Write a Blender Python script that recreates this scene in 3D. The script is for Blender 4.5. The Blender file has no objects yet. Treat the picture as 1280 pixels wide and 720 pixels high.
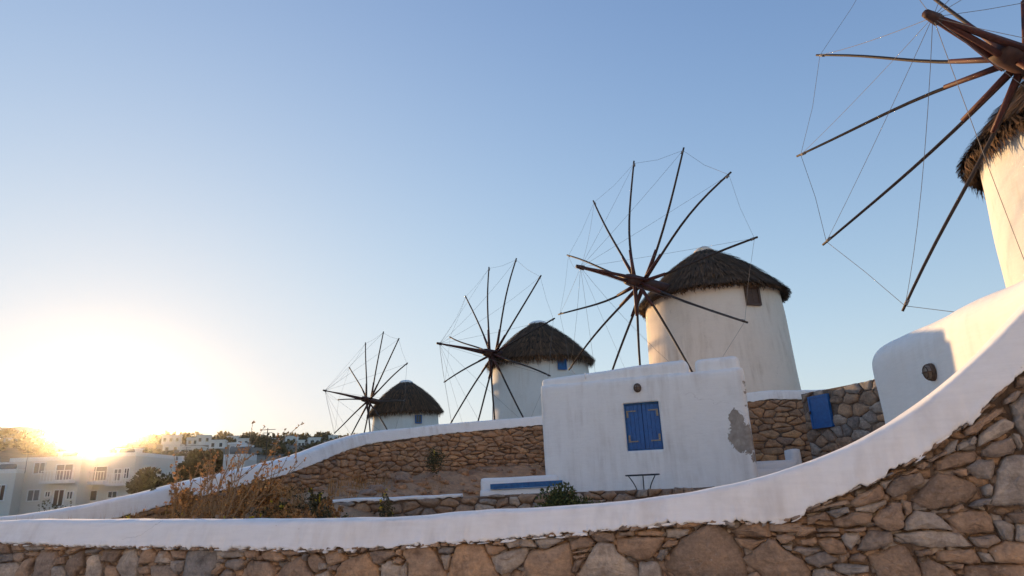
import bpy, bmesh, math, random
import numpy as np
from mathutils import Vector, Matrix, noise

# ------------------------------------------------------------------ camera
SC = bpy.context.scene
COL = SC.collection
F_PX = 790.0                       # focal length for a 1280 px wide frame
PITCH, ROLL = math.radians(16.9), math.radians(2.5)
EYE = np.array([0.0, 0.0, 1.6])
_fw = np.array([0, math.cos(PITCH), math.sin(PITCH)])
_r0 = np.array([1.0, 0, 0]); _u0 = np.cross(_r0, _fw)
_rt = math.cos(ROLL) * _r0 - math.sin(ROLL) * _u0
_up = math.cos(ROLL) * _u0 + math.sin(ROLL) * _r0

cam_d = bpy.data.cameras.new('camera')
cam_d.sensor_width = 36.0
cam_d.lens = 36.0 * F_PX / 1280.0
cam_d.clip_start = 0.05
cam_d.clip_end = 5000.0
cam = bpy.data.objects.new('camera', cam_d)
COL.objects.link(cam)
m = Matrix.Identity(4)
for i in range(3):
    m[i][0], m[i][1], m[i][2], m[i][3] = _rt[i], _up[i], -_fw[i], EYE[i]
cam.matrix_world = m
SC.camera = cam

# ------------------------------------------------------------------ sky, sun, exposure
SUN_EL, SUN_AZ = math.radians(4.45), math.radians(-33.3)     # azimuth from +Y towards +X
SUN_DIR = Vector((math.sin(SUN_AZ) * math.cos(SUN_EL), math.cos(SUN_AZ) * math.cos(SUN_EL), math.sin(SUN_EL)))
SKY_STRENGTH = 0.115
SUN_STRENGTH = 1.1

world = bpy.data.worlds.new('World'); SC.world = world
world.use_nodes = True
wn = world.node_tree; wn.nodes.clear()
W = lambda t, **k: _mk(wn, t, **k)
def _mk(tree, t, **k):
    n = tree.nodes.new(t)
    for a, b in k.items():
        setattr(n, a, b)
    return n
out = W('ShaderNodeOutputWorld')
bg = W('ShaderNodeBackground'); bg.inputs['Strength'].default_value = SKY_STRENGTH
sky = W('ShaderNodeTexSky', sky_type='NISHITA')
sky.sun_disc = False
sky.sun_elevation = SUN_EL
sky.sun_rotation = SUN_AZ
sky.altitude = 0; sky.air_density = 1.1; sky.dust_density = 0.35; sky.ozone_density = 1.8
# the low sun itself: a bright disc in its aureole
tc = W('ShaderNodeTexCoord')
dot = W('ShaderNodeVectorMath', operation='DOT_PRODUCT')
nrm = W('ShaderNodeVectorMath', operation='NORMALIZE')
wn.links.new(tc.outputs['Generated'], nrm.inputs[0])
wn.links.new(nrm.outputs[0], dot.inputs[0]); dot.inputs[1].default_value = SUN_DIR
ac = W('ShaderNodeMath', operation='ARCCOSINE'); wn.links.new(dot.outputs['Value'], ac.inputs[0])
def glow(width_deg, amp, col):
    d = W('ShaderNodeMath', operation='DIVIDE'); wn.links.new(ac.outputs[0], d.inputs[0]); d.inputs[1].default_value = -math.radians(width_deg)
    e = W('ShaderNodeMath', operation='EXPONENT'); wn.links.new(d.outputs[0], e.inputs[0])
    mu = W('ShaderNodeMath', operation='MULTIPLY'); wn.links.new(e.outputs[0], mu.inputs[0]); mu.inputs[1].default_value = amp
    c = W('ShaderNodeVectorMath', operation='SCALE'); c.inputs[0].default_value = col
    wn.links.new(mu.outputs[0], c.inputs['Scale'])
    return c.outputs[0]
def vadd(a, b):
    s = W('ShaderNodeVectorMath', operation='ADD'); wn.links.new(a, s.inputs[0]); wn.links.new(b, s.inputs[1]); return s.outputs[0]
# Nishita's radiance with a soft shoulder (thick evening air: the sky round a low sun whitens instead of growing without limit)
SKY_MAX = 1.25
def vmul(a, v):
    s = W('ShaderNodeVectorMath', operation='MULTIPLY'); wn.links.new(a, s.inputs[0]); s.inputs[1].default_value = v; return s.outputs[0]
hs = W('ShaderNodeHueSaturation'); hs.inputs['Saturation'].default_value = SKY_SAT = 1.3
wn.links.new(sky.outputs[0], hs.inputs['Color'])
SKY_TINT = (0.30, 0.435, 0.77)
g = glow(0.9, 45.0, (1.0, 0.86, 0.6))
# pale sea haze towards the horizon, all the way round
hzs = W('ShaderNodeSeparateXYZ'); wn.links.new(nrm.outputs[0], hzs.inputs[0])
ab = W('ShaderNodeMath', operation='ABSOLUTE'); wn.links.new(hzs.outputs['Z'], ab.inputs[0])
dv = W('ShaderNodeMath', operation='DIVIDE'); wn.links.new(ab.outputs[0], dv.inputs[0]); dv.inputs[1].default_value = -0.30
he = W('ShaderNodeMath', operation='EXPONENT'); wn.links.new(dv.outputs[0], he.inputs[0])
hv = W('ShaderNodeVectorMath', operation='SCALE'); hv.inputs[0].default_value = HORIZON = (0.94, 1.19, 1.56); wn.links.new(he.outputs[0], hv.inputs['Scale'])
air = vadd(vmul(hs.outputs[0], SKY_TINT), vadd(hv.outputs[0], glow(28.0, 0.95, (1.0, 0.94, 0.88))))
neg = vmul(air, (-1 / SKY_MAX,) * 3)
sp = W('ShaderNodeSeparateXYZ'); wn.links.new(neg, sp.inputs[0]); cb = W('ShaderNodeCombineXYZ')
for k in range(3):
    e = W('ShaderNodeMath', operation='EXPONENT'); wn.links.new(sp.outputs[k], e.inputs[0])
    q = W('ShaderNodeMath', operation='SUBTRACT'); q.inputs[0].default_value = 1.0; wn.links.new(e.outputs[0], q.inputs[1])
    wn.links.new(q.outputs[0], cb.inputs[k])
soft = vmul(cb.outputs[0], (SKY_MAX, SKY_MAX * 0.985, SKY_MAX * 0.99))
tot = vadd(soft, g)
wn.links.new(tot, bg.inputs['Color'])
wn.links.new(bg.outputs[0], out.inputs['Surface'])

sun_d = bpy.data.lights.new('sun', 'SUN')
sun_d.energy = SUN_STRENGTH
sun_d.angle = math.radians(0.53)
sun_d.color = (1.0, 0.62, 0.28)
sun = bpy.data.objects.new('sun', sun_d); COL.objects.link(sun)
sun.rotation_euler = (-SUN_DIR).to_track_quat('-Z', 'Y').to_euler()

SC.view_settings.view_transform = 'Standard'
SC.view_settings.look = 'None'
SC.view_settings.exposure = 2.7
SC.view_settings.gamma = 1.0
SC.render.engine = 'CYCLES'
SC.cycles.use_denoising = True
SC.cycles.max_bounces = 6
SC.cycles.volume_bounces = 0
SC.cycles.transparent_max_bounces = 8

# ------------------------------------------------------------------ helpers
def ray(px, py):
    return _fw + _rt * (px - 640) / F_PX - _up * (py - 360) / F_PX
def at(px, py, Y):
    d = ray(px, py); return EYE + d * (Y / d[1])
def sstep(a, b, x):
    t = min(1.0, max(0.0, (x - a) / (b - a))); return t * t * (3 - 2 * t)
def nz(x, y=0.0, z=0.0):
    return noise.noise((x, y, z))

def tag(o, label=None, cat=None, group=None, kind=None):
    if label: o['label'] = label
    if cat: o['category'] = cat
    if group: o['group'] = group
    if kind: o['kind'] = kind
    return o
def thing(name, loc, label, cat, group=None):
    o = bpy.data.objects.new(name, None); COL.objects.link(o)
    o.location = loc; o.empty_display_size = 0.2
    return tag(o, label, cat, group)
def root_loc(o):
    p = Vector((0, 0, 0))
    while o is not None:
        p += o.location; o = o.parent
    return p

class MB:
    """collects shapes in world coordinates; build() links them as ONE mesh object"""
    def __init__(s): s.v = []; s.f = []
    def quad(s, a, b, c, d):
        n = len(s.v); s.v += [tuple(a), tuple(b), tuple(c), tuple(d)]; s.f.append((n, n+1, n+2, n+3))
    def tri(s, a, b, c):
        n = len(s.v); s.v += [tuple(a), tuple(b), tuple(c)]; s.f.append((n, n+1, n+2))
    def add(s, V, Fc):
        n = len(s.v); s.v += [tuple(p) for p in V]; s.f += [tuple(i + n for i in f) for f in Fc]
    def obox(s, c, ax, ay, az, hx, hy, hz):
        c, ax, ay, az = Vector(c), Vector(ax), Vector(ay), Vector(az)
        P = [c + ax*hx*i + ay*hy*j + az*hz*k for k in (-1, 1) for j in (-1, 1) for i in (-1, 1)]
        fs = [(0,2,3,1),(4,5,7,6),(0,1,5,4),(2,6,7,3),(0,4,6,2),(1,3,7,5)]
        s.add(P, fs if ax.cross(ay).dot(az) > 0 else [f[::-1] for f in fs])
    def box(s, x0, x1, y0, y1, z0, z1):
        s.obox(((x0+x1)/2, (y0+y1)/2, (z0+z1)/2), (1,0,0), (0,1,0), (0,0,1), (x1-x0)/2, (y1-y0)/2, (z1-z0)/2)
    def tube(s, pts, rad, n=6, cap=True):
        pts = [Vector(p) for p in pts]
        if not isinstance(rad, (list, tuple)): rad = [rad] * len(pts)
        V = []; Fc = []
        prev = None
        for i, p in enumerate(pts):
            t = (pts[min(i+1, len(pts)-1)] - pts[max(i-1, 0)]).normalized()
            if prev is None:
                a = t.cross(Vector((0, 0, 1)))
                if a.length < 1e-3: a = t.cross(Vector((1, 0, 0)))
            else:
                a = prev - t * prev.dot(t)
            a.normalize(); prev = a
            b = t.cross(a)
            for k in range(n):
                an = 2 * math.pi * k / n
                V.append(p + (a * math.cos(an) + b * math.sin(an)) * rad[i])
        for i in range(len(pts) - 1):
            for k in range(n):
                k2 = (k + 1) % n
                Fc.append((i*n+k, i*n+k2, (i+1)*n+k2, (i+1)*n+k))
        if cap:
            Fc.append(tuple(range(n-1, -1, -1))); Fc.append(tuple((len(pts)-1)*n + k for k in range(n)))
        s.add(V, Fc)
    def lathe(s, c, prof, n=48, jit=0.0, seed=0.0):
        """prof: list of (r, z) ; c: (x, y) centre"""
        V = []; Fc = []
        for (r, z) in prof:
            for k in range(n):
                a = 2*math.pi*k/n
                rr = r + jit * nz(math.cos(a)*2+seed, math.sin(a)*2, z*0.8)
                V.append((c[0] + rr*math.cos(a), c[1] + rr*math.sin(a), z))
        for i in range(len(prof)-1):
            for k in range(n):
                k2 = (k+1) % n
                Fc.append((i*n+k, i*n+k2, (i+1)*n+k2, (i+1)*n+k))
        s.add(V, Fc)
    def build(s, name, mat, parent=None, smooth=False):
        o0 = root_loc(parent) if parent else Vector((0, 0, 0))
        me = bpy.data.meshes.new(name)
        me.from_pydata([(x-o0.x, y-o0.y, z-o0.z) for x, y, z in s.v], [], s.f)
        if smooth: me.polygons.foreach_set('use_smooth', [True] * len(me.polygons))
        me.materials.append(mat)
        me.update()
        o = bpy.data.objects.new(name, me); COL.objects.link(o)
        if parent: o.parent = parent
        return o

# ------------------------------------------------------------------ materials
def mat(name):
    m = bpy.data.materials.new(name); m.use_nodes = True
    t = m.node_tree; b = t.nodes['Principled BSDF']
    return m, t, b
def N(t, typ, **k):
    return _mk(t, typ, **k)
def noise_n(t, scale, detail=4, rough=0.6, vec=None, dist=0.0):
    n = N(t, 'ShaderNodeTexNoise'); n.inputs['Scale'].default_value = scale; n.inputs['Detail'].default_value = detail
    n.inputs['Roughness'].default_value = rough; n.inputs['Distortion'].default_value = dist
    if vec is not None: t.links.new(vec, n.inputs['Vector'])
    return n.outputs['Fac']
def ramp(t, fac, stops):
    r = N(t, 'ShaderNodeValToRGB'); t.links.new(fac, r.inputs[0])
    e = r.color_ramp.elements
    while len(e) < len(stops): e.new(0.5)
    for i, (p, c) in enumerate(stops):
        e[i].position = p; e[i].color = (*c, 1) if len(c) == 3 else c
    return r.outputs[0]
def mix(t, fac, a, b, mode='MIX'):
    x = N(t, 'ShaderNodeMix', data_type='RGBA', blend_type=mode)
    for sock, v in ((x.inputs[0], fac), (x.inputs[6], a), (x.inputs[7], b)):
        if hasattr(v, 'links'): t.links.new(v, sock)
        elif isinstance(v, tuple): sock.default_value = (*v, 1)
        else: sock.default_value = v
    return x.outputs[2]
def mth(t, op, a, b=None, clamp=False):
    x = N(t, 'ShaderNodeMath', operation=op, use_clamp=clamp)
    for i, v in enumerate((a, b)):
        if v is None: continue
        if hasattr(v, 'links'): t.links.new(v, x.inputs[i])
        else: x.inputs[i].default_value = v
    return x.outputs[0]
def bump(t, b, h, strength=0.3, dist=0.02):
    n = N(t, 'ShaderNodeBump'); n.inputs['Strength'].default_value = strength; n.inputs['Distance'].default_value = dist
    t.links.new(h, n.inputs['Height']); t.links.new(n.outputs[0], b.inputs['Normal'])
def posn(t):
    return N(t, 'ShaderNodeNewGeometry').outputs['Position']
def piece_random(t):
    a = N(t, 'ShaderNodeObjectInfo').outputs['Random']; c = N(t, 'ShaderNodeNewGeometry').outputs['Random Per Island']
    return mth(t, 'FRACT', mth(t, 'ADD', a, mth(t, 'MULTIPLY', c, 3.7)))

def plaster(name, base=(0.90, 0.885, 0.865), dirt=(0.55, 0.50, 0.44), amount=0.35, patches=None, bumpd=0.012):
    m, t, b = mat(name)
    p = posn(t)
    big = noise_n(t, 0.9, 5, 0.6, p); fine = noise_n(t, 14, 5, 0.65, p)
    mp = N(t, 'ShaderNodeMapping'); t.links.new(p, mp.inputs[0]); mp.inputs['Scale'].default_value = (5.0, 5.0, 0.55)
    streak = noise_n(t, 1.3, 4, 0.6, mp.outputs[0])
    d = mth(t, 'MULTIPLY', mth(t, 'MULTIPLY', ramp(t, big, [(0.42, (0,0,0)), (0.72, (1,1,1))]), ramp(t, streak, [(0.42, (0,0,0)), (0.7, (1,1,1))])), amount, True)
    c = mix(t, d, base, dirt)
    c = mix(t, ramp(t, fine, [(0.3, (0.10,)*3), (0.6, (0,0,0))]), c, tuple(x*0.8 for x in base))
    speck = ramp(t, noise_n(t, 31, 2, 0.5, p), [(0.74, (0,0,0)), (0.79, (0.5,)*3)])
    c = mix(t, speck, c, dirt)
    wv = N(t, 'ShaderNodeTexVoronoi', feature='DISTANCE_TO_EDGE'); wv.inputs['Scale'].default_value = 1.1
    wo = N(t, 'ShaderNodeTexNoise'); wo.inputs['Scale'].default_value = 2.3; wo.inputs['Detail'].default_value = 5; t.links.new(p, wo.inputs['Vector'])
    t.links.new(mix(t, 0.35, p, wo.outputs['Color']), wv.inputs['Vector'])
    crack = mth(t, 'MULTIPLY', mth(t, 'LESS_THAN', wv.outputs['Distance'], 0.0016), mth(t, 'GREATER_THAN', noise_n(t, 0.8, 2, 0.5, p), 0.60))
    c = mix(t, mth(t, 'MULTIPLY', crack, 0.35), c, tuple(x*0.45 for x in dirt))
    mb = N(t, 'ShaderNodeMapping'); t.links.new(p, mb.inputs[0]); mb.inputs['Scale'].default_value = (3.0, 3.0, 26.0); mb.inputs['Rotation'].default_value = (0.5, 0.3, 0)
    brush = noise_n(t, 1.5, 3, 0.6, mb.outputs[0])
    c = mix(t, 0.5, c, ramp(t, brush, [(0.3, (0.90,)*3), (0.65, (1.0,)*3)]), 'MULTIPLY')
    h = mth(t, 'ADD', mth(t, 'ADD', mth(t, 'MULTIPLY', fine, 0.35), noise_n(t, 3.5, 4, 0.55, p)), mth(t, 'SUBTRACT', mth(t, 'MULTIPLY', brush, 0.25), mth(t, 'MULTIPLY', crack, 0.5)))
    if patches:
        # places where the lime wash has come off: ellipses (u, z, ru, rz) on the facade, warped by noise
        P0, du = patches['origin'], patches['dir']
        sub = N(t, 'ShaderNodeVectorMath', operation='SUBTRACT'); t.links.new(p, sub.inputs[0]); sub.inputs[1].default_value = P0
        dp = N(t, 'ShaderNodeVectorMath', operation='DOT_PRODUCT'); t.links.new(sub.outputs[0], dp.inputs[0]); dp.inputs[1].default_value = du
        sx = N(t, 'ShaderNodeSeparateXYZ'); t.links.new(p, sx.inputs[0])
        w1 = mth(t, 'MULTIPLY', mth(t, 'SUBTRACT', noise_n(t, 5.5, 6, 0.7, p), 0.5), 0.42)
        w2 = mth(t, 'MULTIPLY', mth(t, 'SUBTRACT', noise_n(t, 6.5, 6, 0.7, p, 0.6), 0.5), 0.42)
        u = mth(t, 'ADD', dp.outputs['Value'], w1); z = mth(t, 'ADD', sx.outputs['Z'], w2)
        tot = None
        for (cu, cz, ru, rz) in patches['spots']:
            a = mth(t, 'POWER', mth(t, 'DIVIDE', mth(t, 'ABSOLUTE', mth(t, 'SUBTRACT', u, cu)), ru), 2)
            e = mth(t, 'POWER', mth(t, 'DIVIDE', mth(t, 'ABSOLUTE', mth(t, 'SUBTRACT', z, cz)), rz), 2)
            k = mth(t, 'LESS_THAN', mth(t, 'ADD', a, e), 1.0)
            tot = k if tot is None else mth(t, 'MAXIMUM', tot, k)
        mort = ramp(t, noise_n(t, 9, 5, 0.6, p), [(0.3, (0.27, 0.23, 0.195)), (0.6, (0.40, 0.345, 0.295)), (0.8, (0.56, 0.51, 0.46))])
        c = mix(t, tot, c, mort)
        h = mth(t, 'SUBTRACT', h, mth(t, 'MULTIPLY', tot, 1.2))
    t.links.new(c, b.inputs['Base Color'])
    b.inputs['Roughness'].default_value = 0.9
    bump(t, b, h, 0.5, bumpd)
    return m

def stone_mat(name, tones, scale=1.0, speck=0.5):
    m, t, b = mat(name)
    p = posn(t)
    rnd = piece_random(t)
    c = ramp(t, rnd, tones)
    n1 = noise_n(t, 7*scale, 6, 0.65, p); n2 = noise_n(t, 38*scale, 5, 0.7, p)
    mp = N(t, 'ShaderNodeMapping'); t.links.new(p, mp.inputs[0]); mp.inputs['Scale'].default_value = (2.0*scale, 2.0*scale, 14*scale); mp.inputs['Rotation'].default_value = (0.2, 0.35, 0)
    bands = noise_n(t, 2.0, 4, 0.6, mp.outputs[0])
    c = mix(t, 1.0, c, ramp(t, n1, [(0.28, (0.50, 0.47, 0.46)), (0.52, (1, 1, 1)), (0.75, (1.35, 1.25, 1.12))]), 'MULTIPLY')
    c = mix(t, 0.7, c, ramp(t, n2, [(0.3, (0.55,)*3), (0.6, (1.1,)*3)]), 'MULTIPLY')
    c = mix(t, 0.5, c, ramp(t, bands, [(0.35, (0.7, 0.66, 0.64)), (0.65, (1.15, 1.1, 1.05))]), 'MULTIPLY')
    lich = mth(t, 'MULTIPLY', ramp(t, noise_n(t, 48*scale, 3, 0.5, p), [(0.64, (0,0,0)), (0.72, (1,1,1))]), ramp(t, noise_n(t, 2.6*scale, 3, 0.5, p), [(0.45, (0,0,0)), (0.65, (1,1,1))]))
    c = mix(t, mth(t, 'MULTIPLY', lich, speck), c, (0.48, 0.46, 0.43))
    t.links.new(c, b.inputs['Base Color'])
    b.inputs['Roughness'].default_value = 0.88
    vo = N(t, 'ShaderNodeTexVoronoi'); vo.inputs['Scale'].default_value = 16*scale; t.links.new(p, vo.inputs['Vector'])
    h = mth(t, 'ADD', mth(t, 'ADD', mth(t, 'MULTIPLY', n1, 1.0), mth(t, 'MULTIPLY', n2, 0.45)), mth(t, 'ADD', mth(t, 'MULTIPLY', bands, 0.5), mth(t, 'MULTIPLY', vo.outputs['Distance'], 0.3)))
    bump(t, b, h, 0.8, 0.02/scale)
    return m

def simple(name, col, rough=0.7, var=0.25, scale=8, bumpd=0.0, metal=0.0, island=False):
    m, t, b = mat(name)
    p = posn(t)
    n = noise_n(t, scale, 5, 0.65, p)
    c = mix(t, 1.0, col, ramp(t, n, [(0.3, (1-var,)*3), (0.7, (1+var,)*3)]), 'MULTIPLY')
    if island:
        c = mix(t, 1.0, c, ramp(t, piece_random(t), [(0.0, (0.5, 0.5, 0.5)), (0.6, (0.95, 0.95, 0.95)), (1.0, (1.9, 1.75, 1.5))]), 'MULTIPLY')
    t.links.new(c, b.inputs['Base Color'])
    b.inputs['Roughness'].default_value = rough; b.inputs['Metallic'].default_value = metal
    if bumpd: bump(t, b, n, 0.6, bumpd)
    return m

def leaf_mat(name, col, var=(0.5, 1.6), trans=0.35):
    m, t, b = mat(name)
    c = mix(t, 1.0, col, ramp(t, piece_random(t), [(0.0, (var[0],)*3), (1.0, (var[1],)*3)]), 'MULTIPLY')
    t.links.new(c, b.inputs['Base Color']); b.inputs['Roughness'].default_value = 0.65
    tr = N(t, 'ShaderNodeBsdfTranslucent'); t.links.new(c, tr.inputs['Color'])
    mx = N(t, 'ShaderNodeMixShader'); mx.inputs[0].default_value = trans
    o = t.nodes['Material Output']
    t.links.new(b.outputs[0], mx.inputs[1]); t.links.new(tr.outputs[0], mx.inputs[2]); t.links.new(mx.outputs[0], o.inputs['Surface'])
    return m

_BR = [(0.0, (0.27, 0.20, 0.15)), (0.22, (0.42, 0.285, 0.19)), (0.42, (0.31, 0.25, 0.205)), (0.6, (0.47, 0.31, 0.195)), (0.74, (0.25, 0.235, 0.225)), (0.86, (0.50, 0.42, 0.345)), (1.0, (0.33, 0.31, 0.295))]
BROWN = [(p, (c[0]*1.03, c[1]*1.02, c[2]*1.0)) for p, c in _BR]
RUST = [(0.0, (0.38, 0.225, 0.13)), (0.3, (0.52, 0.30, 0.165)), (0.6, (0.40, 0.26, 0.17)), (0.85, (0.60, 0.36, 0.195)), (1.0, (0.33, 0.24, 0.185))]
M = {}
M['stone_near'] = stone_mat('stone_near', BROWN, 1.0, 0.5)
M['stone_rust'] = stone_mat('stone_rust', RUST, 0.7, 0.25)
M['stone_mid'] = stone_mat('stone_mid', BROWN, 0.6, 0.35)
M['mortar'] = simple('mortar', (0.17, 0.125, 0.095), 0.95, 0.45, 12, 0.03)
M['earth'] = simple('earth', (0.27, 0.19, 0.135), 0.95, 0.4, 3, 0.05)
M['white'] = plaster('whitewash')
M['white_coping'] = plaster('whitewash_coping', (0.90, 0.885, 0.865), (0.50, 0.44, 0.39), 0.75)
M['white_mill'] = plaster('whitewash_mill', (0.78, 0.76, 0.72), (0.55, 0.47, 0.38), 0.5)
M['beige_mill'] = plaster('weathered_lime', (0.86, 0.735, 0.62), (0.56, 0.43, 0.32), 0.85)
M['thatch'] = simple('thatch', (0.115, 0.064, 0.034), 0.95, 0.3, 5, 0.0, 0, True)
M['thatch_core'] = simple('thatch_core', (0.04, 0.028, 0.02), 0.95, 0.4, 6, 0.03)
M['pole'] = simple('pole_wood', (0.036, 0.020, 0.014), 0.7, 0.35, 9, 0.01)
M['red_wood'] = simple('red_wood', (0.075, 0.017, 0.011), 0.65, 0.4, 7, 0.01)
M['shaft'] = simple('shaft_wood', (0.055, 0.020, 0.013), 0.7, 0.4, 7, 0.015)
M['rope'] = simple('rope', (0.20, 0.18, 0.17), 0.9, 0.1)
M['blue'] = simple('blue_paint', (0.012, 0.105, 0.33), 0.5, 0.2, 10, 0.004)
M['blue_worn'] = simple('blue_worn', (0.02, 0.12, 0.31), 0.6, 0.35, 14, 0.004)
M['hinge'] = simple('hinge_metal', (0.30, 0.25, 0.19), 0.6, 0.35, 30, 0.002)
M['iron'] = simple('black_iron', (0.02, 0.022, 0.028), 0.45, 0.2, 20)
M['rusty'] = simple('rusty_iron', (0.10, 0.065, 0.045), 0.75, 0.5, 25, 0.004)
M['glass'] = simple('frosted_glass', (0.22, 0.17, 0.13), 0.3, 0.3, 12)
M['dark_wood'] = simple('dark_wood', (0.09, 0.05, 0.035), 0.7, 0.3, 15, 0.004)
M['pane'] = simple('window_pane', (0.03, 0.035, 0.045), 0.15, 0.1, 3)
M['stem'] = simple('dry_stem', (0.36, 0.23, 0.12), 0.8, 0.3, 20)
M['leaf_dry'] = leaf_mat('dry_leaf', (0.42, 0.22, 0.08))
M['leaf_green'] = leaf_mat('green_leaf', (0.10, 0.115, 0.04))
M['leaf_olive'] = leaf_mat('olive_leaf', (0.10, 0.085, 0.035))
M['leaf_far'] = leaf_mat('far_leaf', (0.12, 0.095, 0.04), (0.5, 1.5), 0.5)
M['flower'] = leaf_mat('yellow_flower', (0.62, 0.47, 0.04), (0.8, 1.2))
M['facade'] = plaster('cream_facade', (0.72, 0.68, 0.62), (0.5, 0.45, 0.4), 0.25)
M['slab'] = simple('white_slab', (0.78, 0.77, 0.75), 0.8, 0.1)
M['shutter_grey'] = simple('grey_shutter', (0.22, 0.21, 0.20), 0.7, 0.2)
M['paving'] = simple('pale_paving', (0.62, 0.58, 0.53), 0.9, 0.2, 3, 0.01)

# ------------------------------------------------------------------ terrain
RIDGE_AZ = [-80, -60, -46, -39, -36, -33.3, -30, -26, -21, -16, -8, 2, 20, 60]
RIDGE_EL = [3.2, 4.1, 4.55, 4.62, 4.35, 3.95, 4.1, 4.22, 4.12, 3.95, 3.2, 2.0, 0.9, 0.6]
def ground_z(x, y):
    r = math.hypot(x, y)
    az = math.degrees(math.atan2(x, max(y, 1e-6))) if y > 0 else (-80 if x < 0 else 60)
    el = float(np.interp(az, RIDGE_AZ, RIDGE_EL))
    base = -0.4 * sstep(12, 40, r)
    zr = 1.6 + math.tan(math.radians(el)) * 430
    s = sstep(85, 440, r) * 0.75 + 0.25 * min(1, max(0, (r - 85) / 345))
    z = base + (zr - base) * s
    if r > 440: z -= (r - 440) * 0.05
    if r > 60:
        w = sstep(60, 180, r)
        z += w * (1.6 * nz(x*0.018, y*0.018) + 0.6 * nz(x*0.06, y*0.06, 3)) * (1 - 0.75 * sstep(380, 430, r))
    if y < 0: z = 0
    return z
def build_ground():
    xs = sorted(set([round(v, 2) for v in list(np.linspace(-900, -140, 60)) + list(np.linspace(-140, 60, 70)) + list(np.linspace(60, 700, 30))]))
    ys = sorted(set([round(v, 2) for v in list(np.linspace(-60, 90, 40)) + list(np.linspace(90, 470, 90)) + list(np.linspace(470, 1000, 16))]))
    V = [(x, y, ground_z(x, y)) for y in ys for x in xs]
    n = len(xs)
    Fc = [(j*n+i, j*n+i+1, (j+1)*n+i+1, (j+1)*n+i) for j in range(len(ys)-1) for i in range(n-1)]
    b = MB(); b.add(V, Fc)
    m, t, bs = mat('dry_hillside')
    p = posn(t)
    c = ramp(t, noise_n(t, 0.05, 6, 0.65, p), [(0.3, (0.16, 0.115, 0.075)), (0.5, (0.22, 0.165, 0.11)), (0.7, (0.13, 0.105, 0.06))])
    c = mix(t, 0.6, c, ramp(t, noise_n(t, 0.7, 5, 0.7, p), [(0.35, (0.55,)*3), (0.6, (1.2,)*3)]), 'MULTIPLY')
    t.links.new(c, bs.inputs['Base Color']); bs.inputs['Roughness'].default_value = 0.95
    return tag(b.build('ground', m, None, True), kind='structure')
build_ground()

def hill_hit(px, py, r0=60, r1=900):
    d = ray(px, py); d = d / np.linalg.norm(d[:2])
    r = r0
    while r < r1:
        p = EYE + d * r
        if p[2] <= ground_z(p[0], p[1]): return p
        r += 2
    return None

# ------------------------------------------------------------------ stones
def stone_verts(poly, seed, thick=0.10, bulge=0.018, step=0.05, rings=4, tilt=0.10, rnd=0.2):
    """irregular stone whose front outline is poly (u, v); returns verts (u, w, v) with w outwards, and faces"""
    R = random.Random(seed)
    P = [Vector(p) for p in poly]
    ar = sum(P[i].x*P[(i+1) % len(P)].y - P[(i+1) % len(P)].x*P[i].y for i in range(len(P)))
    if ar < 0: P.reverse()
    Q = []
    for i, p in enumerate(P):                      # knock the corners off
        a, c = P[i-1], P[(i+1) % len(P)]
        k = rnd * R.uniform(0.5, 1.3)
        Q += [p + (a-p)*min(k, 0.4), p + (c-p)*min(k, 0.4)]
    S = []
    for i, p in enumerate(Q):
        q = Q[(i+1) % len(Q)]
        n = max(1, int((q-p).length / step))
        for k in range(n): S.append(p + (q-p)*(k/n))
    cen = sum(S, Vector((0, 0))) / len(S)
    rad = sum((p-cen).length for p in S) / len(S)
    S = [p + (p-cen).normalized() * (step * 0.22 * R.uniform(-1, 1)) for p in S]
    tx, ty = R.uniform(-tilt, tilt), R.uniform(-tilt, tilt)
    e = min(0.3*rad, 0.009 + 0.055*rad)
    spec = [(0.0, -thick), (0.0, -e*0.9), (e*0.35, -e*0.25)]
    if rings >= 4: spec.append((e*1.0, 0.35*bulge))
    spec.append((rad*0.28, bulge*0.8)); spec.append((rad*0.5, bulge)) if rings < 4 else spec.extend([(rad*0.45, bulge*0.95), (rad*0.62, bulge)])
    planes = [(R.uniform(-1, 1), R.uniform(-1, 1), R.uniform(0.1, 0.7)) for _ in range(4)]
    V = []; Fc = []; n = len(S)
    so = R.uniform(0, 100)
    for (ins, w) in spec:
        for p in S:
            d = cen - p; L = d.length
            q = p + d.normalized() * min(ins, L*0.75) if L > 1e-6 else p
            ww = w + tx*(q.x-cen.x) + ty*(q.y-cen.y)
            if w > -thick + 1e-6:
                ww += bulge * 0.9 * nz(q.x*9+so, q.y*9, so) + bulge*0.6*nz(q.x*26, q.y*26, so)
                if rings >= 4:                              # cleaved faces
                    cut_ = min(0.0, min(k_*rad*0.5 - ((q.x-cen.x)*a_ + (q.y-cen.y)*b_) for a_, b_, k_ in planes))
                    ww += 0.22 * cut_
            V.append((q.x, ww, q.y))
    V.append((cen.x, bulge*1.1 + bulge*nz(so, so), cen.y))
    for k in range(len(spec)-1):
        for i in range(n):
            j = (i+1) % n
            Fc.append((k*n+i, k*n+j, (k+1)*n+j, (k+1)*n+i))
    k = len(spec)-1
    for i in range(n): Fc.append((k*n+i, k*n+(i+1) % n, len(V)-1))
    return V, Fc

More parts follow.
